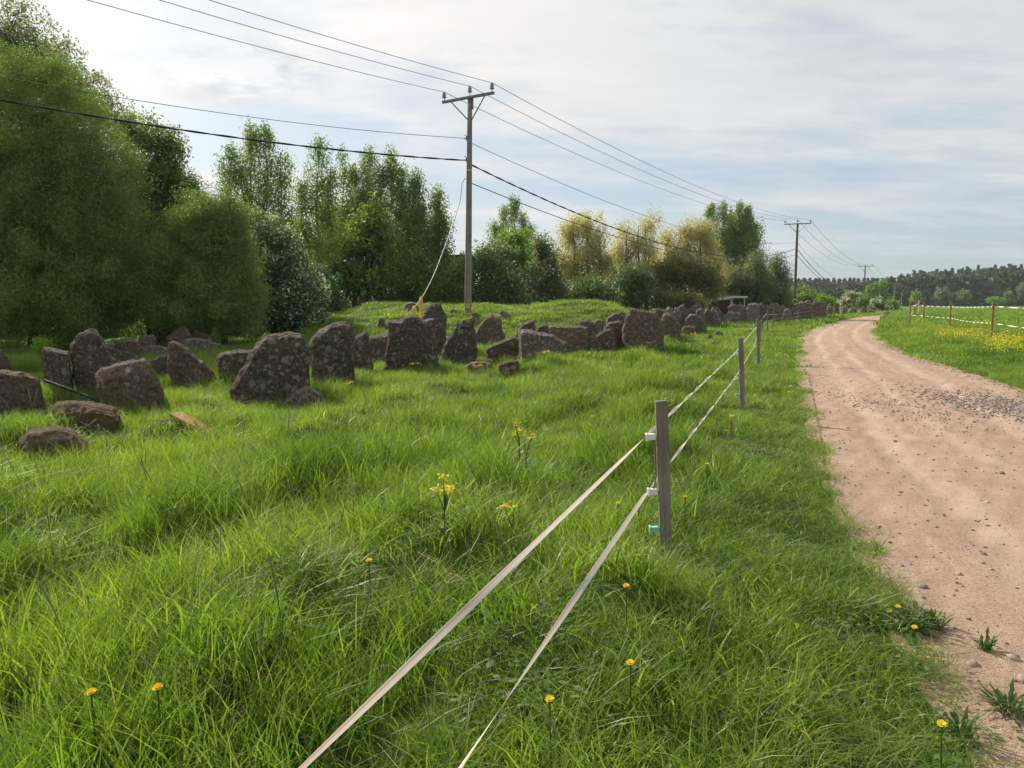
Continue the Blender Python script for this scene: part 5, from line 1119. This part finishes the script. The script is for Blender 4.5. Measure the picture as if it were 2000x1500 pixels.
tree('small_tree', 'pale olive trees behind, closing the treeline between the willows', 'tree', None, 74, [(1095, 530, 60, 50), (1200, 535, 60, 48), (1290, 540, 60, 44), (1400, 540, 60, 40), (1040, 550, 50, 40), (1480, 560, 60, 30)],
     [(1090, 490), (1205, 490), (1290, 500), (1400, 500)], 'leaf_olive', .24, .13, 1.9, .6, 36, seed=39, shell=.85, limbs=40)
tree('shrub', 'grey-green bush in front of the dark forked willow', 'shrub', SH, 47, [(1150, 568, 38, 30), (1180, 580, 38, 28), (1130, 590, 30, 20)], [(1150, 570)], 'leaf_cherry', .15, .09, 3.0, .42, 50, seed=28, shell=.5, blossom=.12)
tree('shrub', 'dark bush between the golden willows and the olive willow', 'shrub', SH, 50, [(1225, 545, 32, 32), (1245, 575, 40, 32), (1215, 590, 30, 22), (1262, 550, 20, 30)], [(1235, 560)], 'leaf_dark', .16, .10, 3.0, .45, 50, seed=29, shell=.5)
tree('shrub', 'brownish low bush in front of the olive willow', 'shrub', SH, 50, [(1290, 590, 28, 22), (1325, 590, 32, 24), (1358, 595, 22, 18)], [(1310, 590)], 'leaf_olive', .15, .09, 2.4, .42, 40, seed=30, shell=.6)
birch('wide birch behind the golden willow, left of the twin', 76, [(1388, 400, 570, 26), (1412, 398, 570, 26), (1400, 430, 570, 40), (1428, 420, 570, 26), (1378, 440, 570, 24)], 31, .85, ll=.17)
birch('darker birch with two narrow tops right of the wide one', 76, [(1444, 400, 570, 24), (1462, 408, 570, 24), (1474, 440, 570, 28), (1438, 440, 570, 30), (1454, 430, 570, 40)], 32, 1.15, ll=.17)
gold('grey-green willow behind the right end of the shed', 68, [(1450, 545, 40, 34), (1478, 520, 26, 28), (1420, 555, 34, 28), (1490, 560, 34, 32)], [(1450, 520), (1478, 510)], 33, 2.2, 'leaf_grey')
gold('thin grey-green tree just left of the second power pole', 70, [(1515, 520, 22, 26), (1530, 545, 16, 28), (1505, 555, 28, 28), (1528, 580, 22, 20)], [(1515, 500), (1525, 520)], 34, 1.7, 'leaf_grey')
tree('shrub', 'green shrub behind the boulders between shed and second pole', 'shrub', SH, 72, [(1470, 590, 26, 16), (1500, 588, 28, 18), (1532, 590, 18, 16), (1440, 585, 20, 14)], [(1490, 590)], 'leaf_mid', .20, .13, 2.6, .45, 40, seed=35, shell=.6)
for k, (name, label, D, lobes, leaf, bl, dens) in enumerate([
  ('shrub', 'bright green shrub just right of the second power pole', 90, [(1562, 588, 12, 14), (1575, 583, 14, 14), (1588, 594, 10, 10)], 'leaf_mid', None, 3),
  ('tree', 'green tree far behind the second power pole', 150, [(1556, 574, 18, 16), (1576, 570, 14, 14), (1590, 580, 14, 12)], 'leaf_mid', None, 2.6),
  ('shrub', 'yellow-green shrub above the cubic block', 96, [(1603, 585, 9, 9), (1614, 587, 9, 8), (1626, 592, 7, 8), (1610, 594, 14, 8)], 'leaf_bright', None, 3),
  ('bird_cherry', 'rounded bush white with blossom left of the third pole', 150, [(1664, 583, 18, 14), (1655, 592, 14, 12), (1678, 590, 12, 12)], 'leaf_grey', .9, 3),
  ('shrub', 'dark green bush at the third pole', 145, [(1690, 588, 16, 14), (1682, 595, 12, 10), (1698, 596, 10, 10)], 'leaf_mid', None, 3),
  ('shrub', 'round dark green bush right of the third pole at the bend', 130, [(1716, 594, 15, 12), (1722, 600, 14, 10), (1706, 601, 8, 8)], 'leaf_cherry', .3, 3.2),
  ('shrub', 'yellow-green bush right of the round dark bush', 140, [(1738, 594, 10, 11), (1748, 600, 9, 10), (1736, 602, 12, 8)], 'leaf_bright', None, 3),
  ('poplar_tree', 'light green narrow tree by the forest, leftmost of three', 255, [(1695, 566, 6, 14), (1695, 576, 8, 12)], 'leaf_bright', None, 3),
  ('poplar_tree', 'light green narrow tree by the forest, middle of three', 255, [(1709, 563, 6, 12), (1709, 575, 8, 13)], 'leaf_bright', None, 3),
  ('poplar_tree', 'light green narrow tree by the forest, tallest of three', 255, [(1724, 558, 6, 14), (1724, 572, 8, 14)], 'leaf_bright', None, 3),
  ('tree', 'small yellow-green tree beyond the corner post', 270, [(1790, 578, 8, 9), (1791, 584, 11, 6)], 'leaf_bright', None, 3),
  ('tree', 'wide pale green tree at the forest edge', 290, [(1842, 570, 12, 9), (1836, 578, 16, 10), (1850, 580, 12, 10)], 'leaf_grey', None, 3),
  ('shrub', 'small dark round bush at the edge of the far field', 265, [(1827, 586, 6, 8)], 'leaf_dark', None, 3.5),
  ('tree', 'green tree at the forest edge right of the wide pale tree', 290, [(1880, 573, 10, 8), (1882, 581, 13, 9)], 'leaf_mid', None, 3),
  ('shrub', 'low bright bush at the far side of the field', 280, [(1938, 586, 11, 6), (1950, 588, 10, 5)], 'leaf_bright', None, 3),
  ('tree', 'green tree at the forest edge near the right side', 290, [(1970, 576, 9, 9), (1970, 583, 11, 8)], 'leaf_mid', None, 3),
  ('tree', 'pale green tree at the forest edge at the right border', 290, [(1996, 567, 12, 14), (2000, 578, 16, 12)], 'leaf_grey', None, 3)]):
    s = D/60
    tree(name, label, 'tree' if name != 'shrub' else 'shrub', 'separate trees and bushes before the far forest' if k > 2 else 'bushes by the second pole', D, lobes, [(lobes[0][0], lobes[0][1]+2)], leaf,
         .13*s+.06, .09*s+.04, dens, .16*s+.2, 14, seed=60+k, shell=.6, limbs=4, trunk_r=.12+.02*s, blossom=bl)
# far forest: hundreds of pines and spruces reading as one dark mass
q = np.random.default_rng(77); V = []; TI = []
rows = [(300, 0), (318, 2.0), (338, 3.5), (362, 5.0), (390, 6.5), (425, 8), (465, 9.5)]
for Yd, zb in rows:
    x = at(1380, 590, Yd).x
    while x < at(2560, 590, Yd).x:
        px = 1000+1500*x/Yd; x += 1.9+2.6*q.random()
        # skyline rises from the left to the right
        sk = np.interp(px, [1380, 1590, 1640, 1700, 1760, 1850, 1950, 2100, 2560], [578, 566, 553, 545, 533, 527, 521, 524, 530])+q.uniform(-5, 7)
        ztop = at(px, sk, 330).z*Yd/330*(.80+.2*(Yd-300)/165)+q.uniform(-1, 1); zg = Hs(x, Yd)
        hgt = max(6, ztop-zg); kind = q.random(); leafy = kind > .84; spruce = kind < .35
        nl = 230 if Yd < 345 else 150
        if spruce: t_ = q.random(nl)**.75; rad = (1-t_)*2.3+.25; z_ = zg+hgt*(.08+.92*t_); a_ = q.random(nl)*6.28; rr_ = rad*np.sqrt(q.random(nl))
        elif leafy: t_ = q.random(nl); rad = 2.6*np.sqrt(np.clip(1-(2*t_-1)**2, 0, 1))+.3; z_ = zg+hgt*(.22+.76*t_); a_ = q.random(nl)*6.28; rr_ = rad*np.sqrt(q.random(nl))
        else: t_ = q.random(nl); rad = 2.3*np.sqrt(np.clip(1-(1.5*t_-.55)**2, .02, 1))*(.6+.5*np.sin(t_*17+x)); z_ = zg+hgt*(.16+.84*t_); a_ = q.random(nl)*6.28; rr_ = np.abs(rad)*np.sqrt(q.random(nl))
        p = np.stack([x+rr_*np.cos(a_), Yd+rr_*np.sin(a_), z_], 1)
        d = q.standard_normal((nl, 3)); d /= np.linalg.norm(d, axis=1)[:, None]; s = np.cross(d, q.standard_normal((nl, 3))); s /= np.linalg.norm(s, axis=1)[:, None]
        sz = (.7+.6*q.random(nl))[:, None]
        V.append(np.stack([p-d*sz, p+s*sz*.55, p+d*sz, p-s*sz*.55], 1).reshape(-1, 3))
        b0 = {True: .72, False: .12}[bool(leafy)]+.2*q.random()
        TI.append(np.full(nl*4, b0)+np.repeat(q.random(nl)*.12, 4))
        if Yd < 345:      # young growth along the edge and between the trunks
            nu = 70; au = q.random(nu)*6.28; ru = 2.6*np.sqrt(q.random(nu)); p = np.stack([x+ru*np.cos(au), Yd-1.5+ru*np.sin(au), zg+(3.2+3*kind)*q.random(nu)], 1)
            d = q.standard_normal((nu, 3)); d /= np.linalg.norm(d, axis=1)[:, None]; s = np.cross(d, q.standard_normal((nu, 3))); s /= np.linalg.norm(s, axis=1)[:, None]; sz = (.5+.5*q.random(nu))[:, None]
            V.append(np.stack([p-d*sz, p+s*sz*.55, p+d*sz, p-s*sz*.55], 1).reshape(-1, 3)); TI.append(np.full(nu*4, .25+.5*q.random()))
        tw = .16   # trunk as a four-sided post
        zt = zg+hgt*.6; cr = [np.array([[x-tw, Yd-tw, zg], [x+tw, Yd-tw, zg], [x+tw, Yd-tw, zt], [x-tw, Yd-tw, zt]]), np.array([[x-tw, Yd+tw, zg], [x-tw, Yd-tw, zg], [x-tw, Yd-tw, zt], [x-tw, Yd+tw, zt]]), np.array([[x+tw, Yd-tw, zg], [x+tw, Yd+tw, zg], [x+tw, Yd+tw, zt], [x+tw, Yd-tw, zt]])]
        V.append(np.concatenate(cr)); TI.append(np.full(12, .5))
V = np.concatenate(V); TI = np.concatenate(TI)
tag(link('forest', npmesh('forest', V, np.arange(len(V)).reshape(-1, 4), {'tint': TI}), M['conifer']), 'dark mixed forest of pines and spruces on the rise beyond the field', 'forest', kind='stuff')

# ================================================================ FLOWERS AND SMALL PLANTS
def flower_head(mb, c, r, nrm, npet=14):
    """a ray flower: narrow petals in two rings around a small button"""
    n = Vector(nrm).normalized(); u_ = n.orthogonal().normalized(); v_ = n.cross(u_)
    for ring, (rr, up) in enumerate(((1.0, .25), (.66, .55))):
        for k in range(npet):
            a = 2*math.pi*(k+.5*ring)/npet+random.uniform(-.1, .1); d = u_*math.cos(a)+v_*math.sin(a); s = n.cross(d)*r*.16
            b = len(mb.v); tip = c+d*r*rr+n*r*up; mid = c+d*r*rr*.6+n*r*up*.4
            mb.v += [c, mid-s, tip, mid+s]; mb.f.append((b, b+1, b+2, b+3))
    return mb
def mkleaf(mb, a, b, wd_, up=Vector((0, 0, 1))):
    d = (b-a); s = d.cross(up).normalized()*wd_; i = len(mb.v); mb.v += [a, a+d*.4+s, b, a+d*.4-s]; mb.f.append((i, i+1, i+2, i+3))
def dandelion(loc, h, r=.018, tilt=(0, 0)):
    root = empty('dandelion', loc); B = Vector(loc); T_ = B+Vector((tilt[0], tilt[1], h))
    mb = MB(); mb.tube([B, B+(T_-B)*.5+Vector((tilt[0]*.2, 0, .01)), T_], .0026, 6)
    for k in range(6):
        a = k*1.05+random.random(); mkleaf(mb, B+Z_*.02, B+Vector((math.cos(a)*.09, math.sin(a)*.09, .05)), .014)
    mb.tube([T_-Z_*.012, T_], [.004, .008], 6); mb.build('stem', M['stem'], root)
    hd = flower_head(MB(), T_, r, (tilt[0]*2-.1, tilt[1]*2-.25, 1)); hd.build('flower_head', M['petal'], root)
    return root
def rapeflower(loc, h, seed, nst=5, spread=.10, rf=.008):
    random.seed(seed); root = empty('yellow_wildflower', loc); B = Vector(loc); st = MB(); fl = MB()
    for k in range(nst):
        a = random.random()*6.28; e = B+Vector((math.cos(a)*spread*random.uniform(.2, 1), math.sin(a)*spread*random.uniform(.2, 1), h*random.uniform(.78, 1)))
        m_ = B+Vector((0, 0, h*.55)); st.tube([B, m_, e], [.0035, .003, .0018], 5)
        for j in range(3): mkleaf(st, B+(m_-B)*(.3+.25*j), B+(m_-B)*(.3+.25*j)+Vector((random.uniform(-.06, .06), random.uniform(-.06, .06), .03)), .012)
        for j in range(11):
            c = e+Vector((random.gauss(0, .013), random.gauss(0, .013), random.gauss(0, .010)))
            b = len(fl.v); n = Vector((random.gauss(0, .5), random.gauss(0, .5), 1)).normalized(); u_ = n.orthogonal().normalized(); v_ = n.cross(u_)
            for t_ in range(4):
                d = u_*math.cos(t_*1.571)+v_*math.sin(t_*1.571); s = n.cross(d)*rf*.5; i = len(fl.v); fl.v += [c, c+d*rf*.6+s, c+d*rf*1.1+n*rf*.2, c+d*rf*.6-s]; fl.f.append((i, i+1, i+2, i+3))
    st.build('stem', M['stem'], root); fl.build('blossom', M['petal'], root); return root
DG = 'dandelions in the grass'
for k, (px, py, lab, kind) in enumerate([(185, 1357, 'dandelion at the lower left, left one of the pair', 1), (315, 1356, 'dandelion at the lower left, right one of the pair', 1),
    (1845, 1420, 'large drooping dandelion at the lower right road edge', 2), (1740, 1196, 'dandelion on the left of the leafy tuft at the road edge', 0), (1757, 1190, 'tallest dandelion in the leafy tuft at the road edge', 0), (1790, 1226, 'dandelion on the right of the leafy tuft at the road edge', 0),
    (1545, 755, 'dandelion on the verge beside the second fence post', 0), (1542, 766, 'dandelion just below the one on the verge by the second post', 0), (1768, 681, 'pair of dandelions on the far right road edge', 0), (1891, 697, 'single dandelion below the yellow flower patch', 0),
    (1210, 988, 'dandelion left of the near post foot', 0), (1383, 908, 'dandelion right of the near fence post', 0), (1420, 843, 'dandelion between the first and second post, nearer', 0), (1431, 813, 'dandelion between the first and second post, further', 0), (1237, 1303, 'orange dandelion bud between the tape and the road', 0), (1080, 1383, 'small dandelion bud under the lower tape', 0), (1341, 974, 'dandelion bud just right of the near post', 0), (1228, 1150, 'dandelion low in the grass below the near post', 0), (725, 1098, 'small orange flower in the middle of the meadow', 0)]):
    hh = .30 if px < 1500 and py < 1450 else .10
    if kind == 2: hh = .20
    if px > 1730 and py < 1300 and py > 1100: hh = .10
    p = hit(px, py, hh); rr = .019 if kind else (.016 if p.y < 8 else .03)
    o = dandelion((p.x, p.y, Hs(p.x, p.y)), hh, rr, (-.01, 0)); tag(o, lab, 'dandelion', DG)
WG = 'yellow wildflowers scattered in the meadow'
for k, (px, py, hh, ns, lab) in enumerate([(868, 945, .45, 7, 'tall clump of yellow flowers in the middle of the meadow'), (1015, 835, .45, 5, 'yellow flowering stems above the middle clump, toward the stones'), (1028, 860, .38, 4, 'second yellow flowering stem just right and nearer'), (1000, 988, .38, 2, 'two small yellow flowers right of the middle clump'),
    (685, 750, .3, 3, 'yellow flower in front of the round-topped boulder'), (796, 712, .3, 3, 'small yellow flowers at the foot of the notched slab, left'), (818, 709, .3, 3, 'small yellow flowers at the foot of the notched slab, middle'), (850, 706, .3, 2, 'small yellow flower at the foot of the notched slab, right'),
    (938, 700, .35, 6, 'yellow flowers above the flat pale stone'), (953, 702, .33, 5, 'yellow flowers between the flat stone and the brown angular stone'), (932, 715, .25, 5, 'yellow flowers in front of the flat pale stone'), (985, 714, .25, 4, 'yellow flowers in front of the orange lichen stone'),
    (1064, 684, .45, 5, 'yellow flowering stem in front of the pale lichened block'), (1354, 652, .4, 7, 'yellow flower clump below the round-shouldered stone'), (1268, 668, .3, 4, 'yellow flowers at the foot of the tall wedge'), (452, 664, .3, 3, 'yellow flower on the left grass behind the boulders'), (1505, 645, .3, 4, 'yellow flowers right behind the corner post'), (1463, 642, .3, 5, 'yellow flowers in the grass left of the corner post'), (1303, 780, .2, 2, 'yellow flower close behind the near post'), (1150, 690, .25, 2, 'yellow flower in the grass under the lichened hump stone')]):
    p = hit(px, py, hh*.9); s = max(1.0, p.y/9)
    o = rapeflower((p.x, p.y, Hs(p.x, p.y)), hh, 500+k, ns, .07*min(s, 2.2), .0078*s**.6); tag(o, lab, 'flower', WG)
# the dense yellow patches along the field fence: too many to count
def ftuft(seed):
    q = np.random.default_rng(seed); V = []; F = []; ti = []
    for k in range(26):
        p = np.array([*(q.standard_normal(2)*.15), .34+.09*q.standard_normal()]); d = q.standard_normal(3); d[2] = abs(d[2])*.3; d /= np.linalg.norm(d); s = np.cross(d, q.standard_normal(3)); s = s/np.linalg.norm(s)*.013; b = len(V)
        V += [p-d*.013, p+s, p+d*.013, p-s]; F.append((b, b+1, b+2, b+3)); ti += [q.random()]*4
    return np.array(V), np.array(F), np.array(ti), np.zeros(len(V))
q = np.random.default_rng(21); P = []
for px, py, n, sx_, sy_ in ((1852, 650, 30, 10, 5), (1875, 648, 26, 14, 4), (1905, 652, 40, 13, 8), (1945, 662, 26, 16, 5), (1970, 674, 50, 20, 7), (1990, 664, 26, 16, 5), (1797, 619, 10, 4, 3), (1760, 634, 7, 4, 2), (1790, 632, 9, 5, 3), (1820, 634, 14, 12, 3), (1985, 617, 8, 10, 2), (1925, 630, 12, 16, 3), (1822, 655, 5, 3, 4), (1852, 680, 5, 4, 4), (1955, 630, 8, 20, 3)):
    for k in range(max(2, int(n*.4))):
        c = hit(px+q.standard_normal()*sx_, py+q.standard_normal()*sy_*.7+2, .3)
        if c.x > xR(c.y)+.9: P.append(tuple(c))
P = np.array(P)
scatter('yellow_flower_patch', [ftuft(k) for k in range(6)], np.stack([P[:, 0], P[:, 1], H(P[:, 0], P[:, 1])], 1), np.stack([P[:, 0]*0, P[:, 0]*0, q.random(len(P))*6.28], 1), np.repeat((.8+.5*q.random(len(P)))[:, None], 3, 1), M['petal'], 'dense bright yellow flowers in the grass along the field fence', 'flowers')
# leafy tufts at the road edge
def leaftuft(loc, seed, r=.16, n=60):
    random.seed(seed); r *= .85; mb = MB(); B = Vector(loc)
    for k in range(n):
        a = random.random()*6.28; rr = r*random.uniform(.3, 1); z0 = random.uniform(0, .04)
        b_ = B+Vector((math.cos(a)*r*.35*random.random(), math.sin(a)*r*.35*random.random(), z0)); e_ = B+Vector((math.cos(a)*rr, math.sin(a)*rr, z0+random.uniform(.01, .09)))
        m_ = b_+(e_-b_)*.55+Z_*.02; mkleaf(mb, b_, m_, .005); mkleaf(mb, m_-(m_-b_)*.3, e_, .008)
    return mb.build('leafy_tuft', M['weed'], None)
for k, (px, py, r_, n, lab) in enumerate([(1780, 1240, .20, 150, 'dark leafy dandelion tuft spilling onto the road edge'), (1825, 1290, .10, 50, 'small leafy tuft just below the dandelion tuft'), (1918, 1345, .09, 50, 'little green tuft growing alone on the road'), (1965, 1480, .16, 90, 'leafy tuft at the bottom right corner road edge'), (1875, 1465, .12, 60, 'leafy plant in the verge near the bottom right corner')]):
    c = hit(px, py); tag(leaftuft((c.x, c.y, max(Hs(c.x, c.y), .0)), 900+k, r_, n), lab, 'plant', 'leafy tufts at the road edge')
# light green sapling and nettles by the left stones
def sapling(px, py, hh, seed, lab):
    c = hit(px, py, .1); q = np.random.default_rng(seed); root = empty('sapling', (c.x, c.y, c.z), lab, 'sapling', 'saplings in front of the dark willows'); mb = MB(); B = Vector((c.x, c.y, c.z)); cen = []
    for k in range(4):
        e = B+Vector((q.uniform(-.25, .25), q.uniform(-.2, .2), hh*q.uniform(.6, 1))); mb.tube([B, B+(e-B)*.5+Vector((0, 0, .05)), e], [.012, .008, .003], 5)
        for j in range(6): cen.append(B+(e-B)*(.4+.1*j))
    mb.build('stem', M['bark'], root); cen = np.array([tuple(v_) for v_ in cen])
    v, f, ti = leaves_np(cen, np.full((len(cen), 3), .16), 14, .09, .05, q); link('crown', npmesh('crown', v-np.array(B), f, {'tint': ti}), M['leaf_bright'], root)
sapling(112, 690, 1.0, 1, 'light green sapling between the squat stone and the dark willows')
sapling(88, 700, .7, 2, 'smaller yellow-green sapling at the left edge of the squat stone')

# ================================================================ HAZE
m = bpy.data.materials.new('haze'); m.use_nodes = True; t = NT(m.node_tree)
pv = t.add('ShaderNodeVolumePrincipled'); pv.inputs['Color'].default_value = (.80, .86, .93, 1); pv.inputs['Density'].default_value = .00022; pv.inputs['Anisotropy'].default_value = 0.0
t.add('ShaderNodeOutputMaterial', iVolume=pv.outputs[0])
mb = MB(); mb.box((0, 620, 14), (4200, 1500, 32)); hz = mb.build('haze', m, None); tag(hz, 'thin pale air haze over the whole field', 'haze', kind='stuff')
